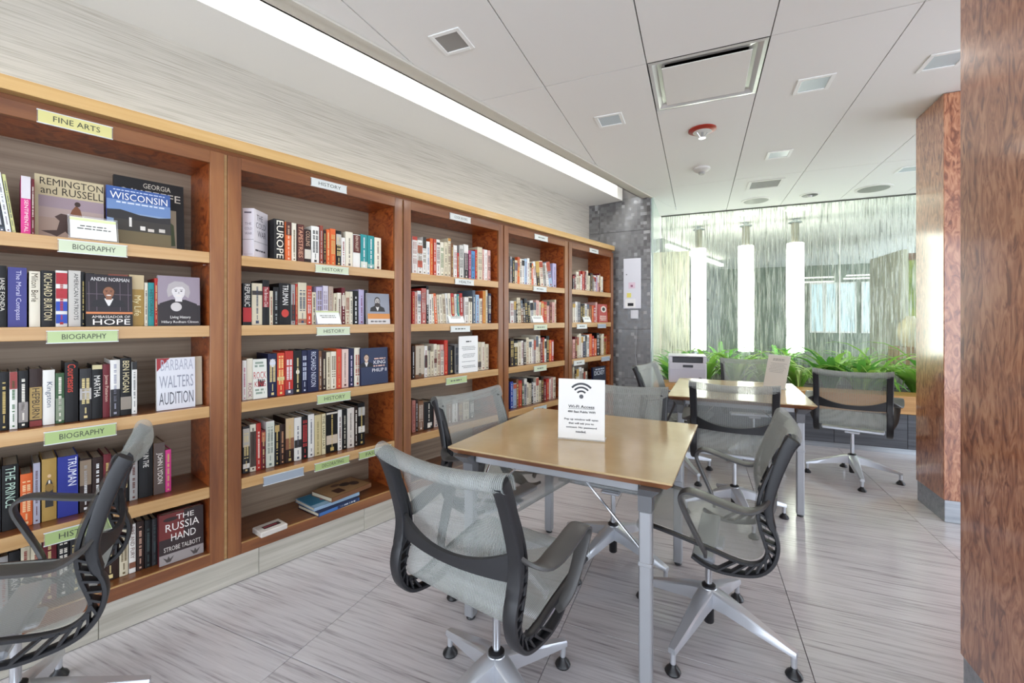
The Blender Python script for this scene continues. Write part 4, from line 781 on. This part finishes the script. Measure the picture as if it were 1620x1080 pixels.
# ------------------------------------------------------------------ tables
def table(cx, cy, az, W, L, label, inset=.095):
    r = empty('work_table', (cx, cy, 0), -R(az)); tag(r, label, 'table', 'tan laminate work tables')
    zt = .745; w_, l_ = W/2, L/2
    MB().cbox(-w_, w_, -l_, l_, zt-.008, zt, .002).build('table_top', M['table'], r)
    MB().add([(-w_,-l_,zt-.008),(w_,-l_,zt-.008),(w_,l_,zt-.008),(-w_,l_,zt-.008),(-w_+.022,-l_+.022,zt-.03),(w_-.022,-l_+.022,zt-.03),(w_-.022,l_-.022,zt-.03),(-w_+.022,l_-.022,zt-.03)],
             [(0,1,5,4),(1,2,6,5),(2,3,7,6),(3,0,4,7),(7,6,5,4),(3,2,1,0)]).build('bevelled_edge', M['tedge'], r)
    for s in (-1, 1):
        y = s*(l_-.05)
        MB().cbox(-w_+.12, w_-.12, y-.012, y+.012, zt-.062, zt-.031, .003).build('rail', M['legpaint'], r)
        x = s*(w_-.05); MB().cbox(x-.012, x+.012, -l_+.12, l_-.12, zt-.062, zt-.031, .003).build('rail', M['legpaint'], r)
    MB().cbox(-w_+.2, w_-.2, -.03, .03, zt-.075, zt-.031, .004).build('centre_beam', M['bracket'], r)
    for sx in (-1, 1):
        for sy in (-1, 1):
            x, y = sx*(w_-inset), sy*(l_-.04)
            g = MB().cbox(x-.022, x+.022, y-.022, y+.022, .012, zt-.12, .005).build('leg', M['legpaint'], r)
            MB().cbox(x-.024, x+.024, y-.024, y+.024, .43, .445, .002).build('leg_collar', M['legpaint'], g)
            MB().lathe([(.018, 0), (.02, .004), (.016, .013)], 12, None, x, y).build('levelling_foot', M['black'], g)
            MB().prism([(x-.024, y-.024), (x+.024, y-.024), (x+.024, y+.024), (x-.024, y+.024)], zt-.12, zt-.065).add([(x-.024, y-.024, zt-.065), (x+.024, y-.024, zt-.065), (x+.024, y+.024, zt-.065), (x-.024, y+.024, zt-.065), (x+sx*.02-.035, y+sy*.02-.035, zt-.031), (x+sx*.02+.035, y+sy*.02-.035, zt-.031), (x+sx*.02+.035, y+sy*.02+.035, zt-.031), (x+sx*.02-.035, y+sy*.02+.035, zt-.031)],
                [(0,1,5,4),(1,2,6,5),(2,3,7,6),(3,0,4,7),(4,5,6,7)]).build('corner_bracket', M['bracket'], r)
            for (dx, dy) in ((-sx*.22, 0), (0, -sy*.22)): MB().rod((x-sx*.01*(dx != 0), y-sy*.01*(dy != 0), .47), (x+dx, y+dy, zt-.06), .0045).build('brace_rod', M['chrome'], r)
    MB().cbox(-w_+.14, -w_+.26, -.05, .0, zt-.11, zt-.075, .01).build('crank_housing', M['black'], r)
    return r
table(.353, 2.105, 28, .935, .95, 'square tan table in the foreground with a wireless access sign')
table(1.793, 3.487, 25.5, .92, 1.08, 'tan table in the background with a shaded white paper sign', .09)
# signs on the tables
def acrylic_sign(loc, rz, lean, label, sheet, h=.279, W=.216):
    o = empty('table_sign', loc, rz); tag(o, label, 'sign')
    k = math.tan(R(lean))*h
    MB().add([(0,0,0),(W,0,0),(W,k,h),(0,k,h),(0,.003,0),(W,.003,0),(W,k+.003,h),(0,k+.003,h)], [(0,1,2,3),(7,6,5,4),(0,4,5,1),(2,6,7,3),(0,3,7,4),(1,5,6,2)]).build('acrylic_panel', M['acrylic'], o)
    MB().box(-.001, W+.001, -.002, .075, .0005, .0035).build('acrylic_foot', M['acrylic'], o)
    s = MB().box(.001, W-.001, -.0009, -.0002, .006, h).build('sheet', sheet[0], o); s.rotation_euler = (-R(lean), 0, 0)
    p = Print(-.001); sheet[1](p, W, h); t = p.build('lettering', o); t.rotation_euler = (-R(lean), 0, 0); return o
def wifi(p, W, h):
    c = '2f3034'; u, v = W*.5, h*.715; p.oval(u, v, W*.045, W*.045, '55565a', 20)
    for r0, r1 in ((.10, .14), (.185, .225), (.265, .31)): p.arc(u, v, W*r0*.95, W*r1*.95, 42, 138, '3a3b40')
    p.text('Wi-Fi Access\t', W*.22, W*.78, h*.525, h*.573, c, keep=False); p.rect(W*.22, W*.78, h*.510, h*.515, c)
    p.text('400 East Public WiFi\t', W*.21, W*.8, h*.445, h*.482, c, keep=False)
    for s, y, a, b in (('Pop up window will open\t', .315, .14, .86), ('that will ask you to\t', .25, .23, .77), ('connect. No password\t', .185, .18, .83), ('needed.\t', .12, .39, .61)): p.text(s, W*a, W*b, h*y, h*(y+.038), '3a3a3e', keep=False)
pL = level(882.5, 693.5, .745); pR = level(957.5, 699.5, .745)
acrylic_sign(pL+Vector((0, 0, .0008)), math.atan2((pR-pL).y, (pR-pL).x), 4, 'white wireless access sign standing on the near table', (M['paper'], wifi))
rs = random.Random(5)
def lines2(p, W, h):
    p.lines(W*.2, W*.85, [h*.88, h*.84], h*.022, '8a8a88', rs); p.lines(W*.12, W*.9, [h*(.75-.045*i) for i in range(7)], h*.014, '9a9a98', rs)
pa = level(1207, 611, .745); pb = level(1243, 617, .745)
acrylic_sign(pa+Vector((0, 0, .0008)), math.atan2((pb-pa).y, (pb-pa).x), 14, 'shaded white paper sign leaning back on the far table', (mat('shaded_paper', 'd2cfca', .6), lines2), .27, .20)  # shade put into the sheet colour, a darker copy of the white paper

# ------------------------------------------------------------------ wooden pillars
def pillar(corner, dg, de, label):
    r = empty('wooden_pillar', corner, RG); tag(r, label, 'pillar')
    g0, g1 = sorted((0, dg)); e0, e1 = sorted((0, de))
    MB().cbox(g0, g1, e0, e1, .1425, ZC-.004, .003).build('veneer_body', M['pillar'], r)
    MB().cbox(g0+.006, g1-.006, e0+.006, e1-.006, .0, .1425, .002).build('steel_base', M['steel'], r)
    MB().box(g0+.01, g1-.01, e0+.01, e1-.01, ZC-.004, ZC).build('shadow_gap', M['void'], r)
pillar((2.777, 2.789, 0), .6, .39, 'far reddish wooden pillar with a steel base beside the free chair')
pillar((1.557, 1.507, 0), .6, -.85, 'near brown figured wooden pillar filling the right edge')

# ------------------------------------------------------------------ planter, plants, streaked glass wall, pillar lamps
EP = 5.353; EG = 6.438
pn = empty('planter', GW(0, 0, 0), RG); tag(pn, 'long raised planter with dark slate front and golden wooden cap', 'planter')
MB().box(-.485, 4.2, EP+.012, EP+.06, .04, .39).build('slate_front', M['slate'], pn)
for k in range(8): MB().cbox(-.485+.585*k, -.485+.585*k+.582, EP, EP+.012, .05, .387, .002).build('slate_panel', M['slate'], pn)
MB().box(-.485, 4.2, EP+.004, EP+.06, .0, .05).build('kick_strip', M['steel'], pn)
MB().cbox(-.485, 4.2, EP-.02, EP+.30, .39, .565, .004).build('wooden_cap', M['plank'], pn)
MB().box(-.485, 4.2, EP+.30, EG-.02, .0, .50).build('soil', M['soil'], pn)
pr_ = empty('planter', GW(0, 0, 0), RG); tag(pr_, 'dark planter bed behind the streaked glass under the column lamps', 'planter')
MB().box(-.485, 4.2, EG+.02, 8.0, .0, .50).build('soil', M['soil'], pr_)
MB().box(-.485, 4.2, 8.0, 8.06, .0, .6).build('rear_wall', M['slate'], pr_)
lv = []
def leaf_mesh(L, Wd, droop, fold=.25, m='leaf1'):
    vs = []; fs = []; n = 7; ang = R(78); x = y = 0.0; z = 0.0; pts = []
    for i in range(n+1):
        f = i/n; pts.append((y, z)); ang -= droop/n*R(1)*(.5+f); y += math.cos(ang)*L/n; z += math.sin(ang)*L/n
    for i, (py, pz) in enumerate(pts):
        f = i/n; w_ = Wd*.5*(math.sin(math.pi*min(1, f*.9+.12))**.8)*(1-f**6)
        if i == n: w_ = .001
        vs += [(-w_, py-0.0, pz+w_*fold), (0, py, pz), (w_, py, pz+w_*fold)]
    for i in range(n):
        for j in (0, 1): a = i*3+j; fs.append((a, a+1, a+4, a+3))
    return MB().add(vs, fs, None, True).mesh('leaf', M[m])
LV = {m: [leaf_mesh(.50, .046, 120, .3, m), leaf_mesh(.42, .055, 95, .3, m), leaf_mesh(.34, .085, 85, .2, m), leaf_mesh(.46, .038, 150, .3, m)] for m in ('leaf1', 'leaf2', 'leaf3')}
rp = random.Random(21)
def plant(g, e, z, n, s, ms, kinds, label, spread=.06):
    r = empty('leafy_plant', GW(g, e, z), rp.uniform(0, 6)); tag(r, label, 'plant', 'plants in the long planter')
    for i in range(n):
        o = obj('leaf', LV[rp.choice(ms)][rp.choice(kinds)], r); a = 2*math.pi*i*.382+rp.uniform(-.3, .3); t = i/n
        o.rotation_euler = (rp.uniform(-.1, .55)*(.4+t)*-1+.25, 0, a); k = 1.42*s*rp.uniform(.75, 1.15)
        dirw = Vector((-math.sin(a+r.rotation_euler.z), math.cos(a+r.rotation_euler.z), 0)).dot(eS)
        if dirw > .15: k = min(k, max(.3, abs((EG if e < EG else 8.0)-e)/(dirw*.46)))
        o.scale = (k, k, k)
        o.location = (spread*math.cos(a+1.57)*rp.random(), spread*math.sin(a+1.57)*rp.random(), 0)
PL = [(-.30, 5.95, 24, .9, ['leaf2', 'leaf1'], [2], 'low broad-leaved plant at the left end of the planter beside the printer'),
 (.10, 6.2, 26, .95, ['leaf1'], [0, 3], 'arching strap-leaved plant behind the printer'), (.42, 6.15, 26, 1.0, ['leaf1', 'leaf3'], [0, 1], 'bright strap-leaved plant right of the printer'),
 (.75, 6.2, 26, 1.0, ['leaf3', 'leaf1'], [0, 3], 'variegated plant below the middle lamp'), (1.08, 6.1, 28, 1.0, ['leaf1', 'leaf3'], [0, 1, 3], 'pale green plant behind the far table chair'),
 (1.42, 6.15, 28, 1.05, ['leaf1', 'leaf2'], [0, 1], 'green fountain-shaped plant below the right lamp'), (1.62, 5.82, 30, .95, ['leaf2', 'leaf1'], [0, 1, 2], 'dense deep green plant at the front of the planter beside the paper sign'),
 (1.85, 6.15, 28, 1.08, ['leaf1', 'leaf3'], [0, 3], 'tall feathery plant near the glass joint'), (2.15, 5.95, 28, 1.0, ['leaf1'], [1, 2], 'bright broad-leaved plant behind the free chair'),
 (2.32, 6.2, 24, 1.15, ['leaf2', 'leaf1'], [0, 3], 'upright narrow-leaved plant right of the glass joint'), (2.55, 5.9, 28, .9, ['leaf2', 'leaf1'], [2, 1], 'low bushy plant at the right of the planter'),
 (2.85, 6.0, 24, 1.0, ['leaf2'], [0, 2], 'dark leaved plant beside the far pillar'), (3.10, 5.85, 24, 1.1, ['leaf2', 'leaf1'], [2], 'glossy broad-leaved plant partly behind the far pillar'),
 (.30, 7.1, 24, 1.0, ['leaf2'], [0, 1], 'shaded plant behind the glass left of the middle lamp'), (1.05, 7.2, 24, 1.0, ['leaf2'], [0, 1], 'shaded plant behind the glass between two lamps'), (1.9, 7.0, 24, 1.0, ['leaf2', 'leaf1'], [0, 3], 'shaded plant behind the glass right of the lamps'), (-.25, 7.0, 22, .9, ['leaf2'], [0, 1], 'shaded plant behind the glass under the left lamp')]
for (g, e, n, s, ms, kd, lb) in PL: plant(g, e, .50, n, s, ms, kd, lb)
# glass wall: four streaked panes in a thin frame, and the clear return pane
gw = empty('glass_wall', GW(0, 0, 0), RG); tag(gw, 'wall of streaked glass panes behind the planter', 'glass wall')
def gpos(px):                                                    # g coordinate on the glass plane for a sight line
    u = (px-CX)/F; return EG*(u*gS.x+gS.y)/(u*eS.x+eS.y)
J = [-.485, gpos(1177.5), gpos(1329), gpos(1329)+1.12, gpos(1329)+2.2]
for a_, b_ in zip(J[:-1], J[1:]):
    MB().box(a_+.004, b_-.004, EG-.005, EG+.005, .0, ZC-.014).build('streaked_pane', M['rain'], gw)
for x in J[1:-1]: MB().box(x-.0035, x+.0035, EG-.007, EG+.007, .0, ZC-.014).build('joint', mat('glass_edge', 'd7dcd2', .3), gw)
MB().box(-.485, 4.2, EG-.012, EG+.012, ZC-.014, ZC).build('head_channel', mat('dark_channel', '55564f', .4, .5), gw)
MB().box(-.485, 4.2, EG-.012, EG+.012, .495, .51).build('sill_channel', mat('dark_channel', '55564f', .4, .5), gw)
rg = empty('return_glass', GW(0, 0, 0), RG); tag(rg, 'narrow clear glass pane beside the mosaic wall', 'glass pane')
MB().box(-.508, -.498, 5.40, EG-.014, .0, ZC-.004).build('clear_pane', M['clear'], rg)
MB().box(-.512, -.494, 5.388, 5.40, .0, ZC-.004).build('edge_strip', mat('glass_edge_green', 'b9cbbf', .2), rg)
for i, (px, t, lb) in enumerate(((1105.5, 6.77, 'left glowing column lamp behind the streaked glass'), (1180, 6.50, 'middle glowing column lamp behind the streaked glass'), (1258, 6.26, 'right glowing column lamp behind the streaked glass'))):
    p = Vector(((px-CX)/F*t, t, 0)); o = empty('column_lamp', (p.x, p.y, 0), 0); tag(o, lb, 'lamp', 'column lamps behind the glass')
    zb, ztop = .83, 2.41
    n = 28; vs = []; fs = []                                      # fluted glowing shade
    for z in (zb, zb+.01, ztop-.01, ztop):
        for k in range(n): rr = (.108 if k % 2 else .101)*(1 if zb < z < ztop else .9); vs.append((rr*math.cos(2*math.pi*k/n), rr*math.sin(2*math.pi*k/n), z))
    for j in range(3):
        for k in range(n): fs.append((j*n+k, j*n+(k+1) % n, (j+1)*n+(k+1) % n, (j+1)*n+k))
    MB().add(vs, fs+[tuple(range(n))[::-1], tuple(range(3*n, 4*n))], None).build('shade', M['lamp_glow'], o)
    MB().lathe([(.05, ztop), (.05, 2.70)], 18).build('stem', mat('bronze_stem', '8a8478', .35, .6), o)
    MB().lathe([(.085, 2.70), (.085, 2.715), (.06, 2.72)], 18).build('canopy_ring', M['steel'], o)
    MB().lathe([(.03, 2.72), (.03, 2.76)], 12).build('mount', M['steel'], o)
    MB().lathe([(.06, .5), (.06, zb)], 16).build('foot', M['steel'], o)
for px, py, lb in ((1108, 345, 'left bright round downlight behind the glass'), (1184, 337.5, 'middle bright round downlight behind the glass'), (1260, 331, 'right bright round downlight behind the glass')):
    p = level(px, py, ZC); o = MB().lathe([(.105, ZC-.008), (.115, ZC-.006), (.118, ZC-.0005)], 24).build('round_downlight', M['disc_glow']); put(o, (p.x, p.y, 0)); tag(o, lb, 'downlight', 'round downlights behind the glass')

# ------------------------------------------------------------------ printer and wall board
o = empty('laser_printer', GW(-.13, 5.60, .5655), RG+R(4)); tag(o, 'pale grey laser printer on the planter ledge behind the far table', 'printer')
pw = mat('printer_lilac_white', 'c9c7cf', .4); pd = mat('printer_dark', '3c3d42', .4)
MB().cbox(-.205, .205, -.17, .22, .0, .235, .008, pw).build('body', pw, o)
MB().cbox(-.195, .195, -.172, -.165, .02, .17, .003).build('front_flap', mat('printer_panel', 'bdbbc6', .4), o)
MB().cbox(-.05, .06, -.178, -.17, .185, .212, .002).build('control_panel', pd, o)
MB().cbox(-.165, .165, -.15, .15, .235, .30, .004).build('output_tray', pd, o)
MB().cbox(-.205, -.165, -.165, .21, .235, .305, .006).build('side_wall', pw, o); MB().cbox(.165, .205, -.165, .21, .235, .305, .006).build('side_wall', pw, o)
MB().cbox(-.205, .205, .15, .215, .235, .315, .006).build('rear_cover', pw, o); MB().cbox(-.205, .205, -.165, .21, .305, .318, .004).build('top_lid', pw, o)
MB().cbox(.12, .15, -.1745, -.171, .05, .07, .001).build('badge', pd, o)
def mx(px): 
    u = (px-CX)/F; dv = (M1-M0)/ML; return (u*M0.y-M0.x)/(dv.x-u*dv.y)
tB = (M0+(M1-M0)*.62).y
zz = lambda y, px: H+(CY-y)/F*(M0+(M1-M0)*(mx(px)/ML)).y
x0, x1 = mx(987), mx(1014.5)
o = empty('wall_board', M0, RM); tag(o, 'narrow white notice board hung on the mosaic wall', 'notice board')
zt, zb = zz(409, 1000), zz(488, 1000)
MB().cbox(x0, x1, -.03, -.0005, zb, zt, .003).build('board', mat('board_white', 'd4d4da', .35), o)
MB().cbox(x0+(x1-x0)*.2, x0+(x1-x0)*.45, -.0325, -.0302, zb+(zt-zb)*.22, zb+(zt-zb)*.31, .0005).build('yellow_note', mat('yellow_note', 'ddd36a', .6), o)
MB().cbox(x0+(x1-x0)*.3, x0+(x1-x0)*.68, -.0325, -.0302, zb+(zt-zb)*.40, zb+(zt-zb)*.52, .0005).build('pink_note', mat('pink_note', 'd8c0cc', .6), o)
MB().cbox(x0+(x1-x0)*.42, x0+(x1-x0)*.55, -.0335, -.0327, zb+(zt-zb)*.43, zb+(zt-zb)*.47, .0002).build('pink_mark', mat('pink_mark', '8e5a74', .6), o)
MB().cbox(x0+(x1-x0)*.1, x0+(x1-x0)*.68, -.0325, -.0302, zb+(zt-zb)*.02, zb+(zt-zb)*.19, .0005).build('white_note', M['paper'], o)
MB().cbox(x0+(x1-x0)*.25, x0+(x1-x0)*.58, -.0332, -.0326, zb+(zt-zb)*.05, zb+(zt-zb)*.11, .0002).build('note_print', M['ink'], o)
MB().rod(((x0*.82+x1*.18), -.034, zb+(zt-zb)*.68), ((x0*.82+x1*.18), -.03, zb+(zt-zb)*.68), .008).build('magnet', M['bracket'], o)
o = MB().cbox(mx(998), mx(1010), -.02, -.0005, zz(504, 1004), zz(490.5, 1004), .003).build('wall_box', mat('switch_white', 'cfd0d4', .4)); put(o, M0, RM); tag(o, 'small white box on the mosaic wall below the notice board', 'wall box')
# thin cable trailing from the end of the bookcase to the floor
o = MB().sweep([M0+Vector((.52, -.30, 1.22)), M0+Vector((.50, -.29, .9)), M0+Vector((.53, -.31, .6)), M0+Vector((.62, -.36, .3)), M0+Vector((.70, -.40, .01))], (1, 0, 0), .003, .003, n=6).build('cable', mat('grey_cable', '8d8d90', .5)); tag(o, 'thin grey cable hanging beside the last bookcase', 'cable')

# ------------------------------------------------------------------ ceiling fittings
def square_light(px, py, lit, label, s=.085):
    p = level(px, py, ZC); o = empty('square_downlight', p, RG); tag(o, label, 'downlight', 'square recessed downlights')
    b = MB()
    for a in (0, 1):
        sg = 1 if a else -1
        b.cbox(sg*s-.012, sg*s+.012, -s-.012, s+.012, -.006, 0, .002); b.cbox(-s+.012, s-.012, sg*s-.012, sg*s+.012, -.006, 0, .002)
    b.build('frame', mat('bright_white_frame', 'efefec', .5), o); MB().box(-s+.01, s-.01, -s+.01, s-.01, -.002, -.0005).build('lens', M['lit_lens'] if lit else M['dim_lens'], o)
    if lit == 2:
        l = bpy.data.lights.new('downlight_lamp', 'AREA'); l.size = .13; l.energy = 1.5; l.color = (1, .96, .9); x = bpy.data.objects.new('downlight_lamp', l); C.objects.link(x); x.parent = o; x.location = (0, 0, -.008)
square_light(715, 66, 0, 'unlit dark square downlight nearest the camera', .078)
square_light(965, 190, 2, 'lit square downlight nearest the bookcases')
square_light(1287, 133, 2, 'lit square downlight right of the air diffuser')
square_light(1232, 244, 2, 'small lit square downlight near the smoke detector')
square_light(1495, 95, 1, 'square downlight above the far pillar')
square_light(1440, 267, 1, 'square downlight at the edge of the far pillar')
p = level(1210, 291, ZC); o = empty('ceiling_vent', p, RG); tag(o, 'rectangular grey ceiling vent near the glass wall', 'vent')
b = MB(); [b.cbox(sx*.15-.015, sx*.15+.015, -.16, .16, -.006, 0, .002) for sx in (-1, 1)]; [b.cbox(-.135, .135, sy*.145-.015, sy*.145+.015, -.006, 0, .002) for sy in (-1, 1)]; b.build('frame', M['white'], o)
for k in range(9): MB().box(-.135, .135, -.125+.028*k, -.108+.028*k, -.005, -.001).build('slat', mat('vent_slat', '8a8884', .5), o)
MB().box(-.135, .135, -.13, .13, -.001, -.0003).build('vent_back', M['void'], o)
for px, py, rr, lb in ((1196, 317, .16, 'round grey ceiling grille near the glass wall'), (1382, 298, .17, 'large round ceiling grille at the right')):
    p = level(px, py, ZC); o = empty('round_grille', p, 0); tag(o, lb, 'ceiling grille', 'round ceiling grilles')
    n = 24; MB().lathe([(rr, 0), (rr, -.006), (rr*.86, -.008)], n).build('ring', M['white'], o); MB().lathe([(rr*.84, -.0082), (rr*.80, -.010)], n).build('grille', mat('grille_grey', '8f9089', .5), o)
p = level(1281, 308, ZC); o = empty('eyeball_light', p, 0); tag(o, 'small round dark ceiling light between the grilles', 'ceiling light')
MB().lathe([(.10, 0), (.10, -.006), (.085, -.008)], 20).build('ring', M['white'], o); MB().lathe([(.08, -.0082), (.075, -.012)], 20).build('dark_disc', mat('eye_dark', '5a5a56', .4), o); MB().lathe([(.025, -.012), (.02, -.03)], 12).build('eyeball', M['white'], o)
p = level(1111, 205, ZC); o = empty('sprinkler', p, 0); tag(o, 'ceiling sprinkler with a red ring', 'sprinkler')
MB().lathe([(.10, 0), (.10, -.008), (.07, -.02)], 26).build('red_ring', mat('sprinkler_red', '9a2a1c', .35), o); MB().lathe([(.068, -.0202), (.06, -.022)], 20).build('plate', M['white'], o); MB().lathe([(.010, -.022), (.010, -.062)], 10).build('stem', M['chrome'], o); MB().lathe([(.026, -.062), (.026, -.066)], 14).build('deflector', M['chrome'], o)
MB().rod((-.04, 0, -.022), (-.014, 0, -.058), .004).build('frame_arm', M['chrome'], o); MB().rod((.04, 0, -.022), (.014, 0, -.058), .004).build('frame_arm', M['chrome'], o)
p = level(1110, 266, ZC); o = empty('smoke_detector', p, 0); tag(o, 'small round smoke detector on the ceiling', 'smoke detector')
MB().lathe([(.078, 0), (.076, -.016), (.045, -.04)], 22).build('body', mat('detector_white', 'cfccc6', .5), o); MB().lathe([(.028, -.04), (.025, -.06)], 14).build('sensor', mat('sensor_grey', '9a9894', .5), o)
o = empty('air_diffuser', GW(-.272+.307+.0, 2.575+.3075, ZC), RG); tag(o, 'square metal air diffuser with a flat white plaque', 'air diffuser')
S = .302; vs = []; 
for r_, z in ((S, 0), (S-.02, -.002), (S-.045, .016), (S-.085, .022)): vs += [(-r_, -r_, z), (r_, -r_, z), (r_, r_, z), (-r_, r_, z)]
fs = [(i*4+j, i*4+(j+1) % 4, i*4+4+(j+1) % 4, i*4+4+j) for i in range(3) for j in range(4)]
MB().add(vs, fs+[(12, 13, 14, 15)], None, False).build('cone', mat('diffuser_metal', 'dcdcd9', .25, .35), o)
MB().cbox(-.232, .232, -.232, .232, -.008, -.002, .002).build('plaque', M['white'], o)
for sx in (-1, 1): MB().box(sx*.18-.01, sx*.18+.01, -.01, .01, -.004, .04).build('hanger', M['steel'], o)

# ------------------------------------------------------------------ the room beyond the glass
gy = mat('far_grey_wall', '8f928f', .7); gg = mat('far_green_grey_wall', '757d70', .7)
P0 = Vector((2.70, 7.75, 0)); P1 = Vector((5.12, 10.65, 0)); rz = math.atan2((P1-P0).y, (P1-P0).x); Ln = (P1-P0).length
o = MB().box(0, Ln, 0, .12, 0, ZC).build('wall_beyond', gy); put(o, P0, rz); tag(o, 'grey wall in the room beyond the glass', 'wall', kind='structure')
o = MB().cbox(.05, Ln-.1, -.10, -.02, ZC-.16, ZC-.10, .004).build('wall_cove_light', mat('cove_glow', 'fbfaf2', .5, emit=1.2)); put(o, P0, rz); tag(o, 'glowing cove light on the grey wall beyond the glass', 'light strip')
o = empty('wall_ledge', P0, rz); tag(o, 'thin dark ledge on the grey wall beyond the glass', 'ledge'); MB().cbox(.0, 2.2, -.18, -.001, 1.72, 1.75, .003).build('ledge_board', mat('ledge_dark', '5a5a54', .5), o)
P2 = Vector((1.75, 7.2, 0)); 
o = MB().box(0, .62, 0, .06, 0, 2.5).build('trim_2', grain('beige_grained_panel', ['a39f8e', 'b3af9e', 'c2beae'], (40, 40, 1.5), 1, .6)); put(o, Vector((2.50, 7.75, 0)), RG); tag(o, 'beige wall panel beyond the glass at the left', 'panel', kind='structure')
o = MB().lathe([(.05, 1.75), (.05, 1.98), (.045, 1.985)], 14).build('candle_jar', mat('candle_white', 'e6e4da', .5)); p = P0+(P1-P0).normalized()*.22; put(o, (p.x+.06, p.y-.05, .001)); tag(o, 'white cylindrical candle on the ledge beyond the glass', 'candle')
o = MB().box(-3, 7.5, 13.9, 14.05, 0, ZC).build('wall_back', gg); put(o, (0, 0, 0), RG); tag(o, 'dark green grey rear wall of the room beyond the glass', 'wall', kind='structure')
for k, (px0, px1) in enumerate(((1284, 1302), (1307, 1322), (1330, 1352), (1366, 1376))):
    def gb(px): u = (px-CX)/F; return 13.86*(u*gS.x+gS.y)/(u*eS.x+eS.y)
    a_, b_ = gb(px0), gb(px1); o = empty(f'window_{k+1}', (0, 0, 0), RG); tag(o, ['first','second','third','fourth'][k]+' tall daylight window from the left in the rear wall', 'window', kind='structure')
    MB().box(a_, b_, 13.87, 13.9, 1.0, 2.25).build('pane', mat('window_daylight', 'aebfc6', .3, emit=.25), o)
    MB().box(a_-.04, a_, 13.86, 13.9, .96, 2.29).box(b_, b_+.04, 13.86, 13.9, .96, 2.29).box(a_, b_, 13.86, 13.9, 2.25, 2.29).box(a_, b_, 13.86, 13.9, .96, 1.0).build('window_frame', M['white'], o)
for k, (px, py, t) in enumerate(((1292, 440, 9.5), (1290, 447, 9.0), (1366, 436, 9.8), (1363, 441, 9.4))):
    z = H+(CY-py)/F*t; o = MB().cbox(-.32, .32, -.03, .03, 0, .03, .004).build('linear_pendant', mat('pendant_glow', 'f4f4ea', .5, emit=.35)); put(o, ((px-CX)/F*t, t, z), RG); tag(o, ['upper left', 'lower left', 'upper right', 'lower right'][k]+' thin linear pendant light beyond the glass', 'pendant light', 'linear pendants beyond the glass')
    MB().rod((-.25, 0, .05), (-.25, 0, ZC-z), .002, n=5).build('wire', M['steel'], o); MB().rod((.25, 0, .05), (.25, 0, ZC-z), .002, n=5).build('wire', M['steel'], o)
def bey(px, t): return Vector(((px-CX)/F*t, t, 0))
pa, pb = bey(1376, 8.4), bey(1428, 7.2)
o = MB().box(0, (pb-pa).length, 0, .08, 0, 2.47).build('partition_panel', MATS['beige_grained_panel']); put(o, pa, math.atan2((pb-pa).y, (pb-pa).x)); tag(o, 'beige partition panel beyond the glass at the right', 'partition')
pa = bey(1429, 7.3); o = empty('picture_cabinet', pa, RG); tag(o, 'brown cabinet with a green picture beyond the glass at the right edge', 'cabinet')
MB().box(0, .5, 0, .3, 0, 2.42).build('body', mat('cabinet_brown', '7a5238', .4), o); MB().box(.06, .44, -.01, 0, 1.3, 2.3).build('picture', grain('green_picture', ['4a6a24', '7c8a30', 'a3a64a'], (4, 4, 4), 1.5, .5), o)
p = bey(1440, 6.5); o = MB().lathe([(.07, .9), (.13, 1.0), (.16, 1.12), (.13, 1.25), (.06, 1.33), (.05, 1.36)], 24).build('round_vase', mat('pale_vase', 'c4b79c', .25)); put(o, (p.x, p.y, 0)); tag(o, 'pale round vase beyond the glass beside the far pillar', 'vase')
o = MB().cbox(-.2, .2, -.2, .2, 0, .8995, .005).build('vase_stand', mat('stand_wood', '8a6a48', .5)); put(o, (p.x, p.y, 0), RG); tag(o, 'wooden stand under the round vase', 'stand')
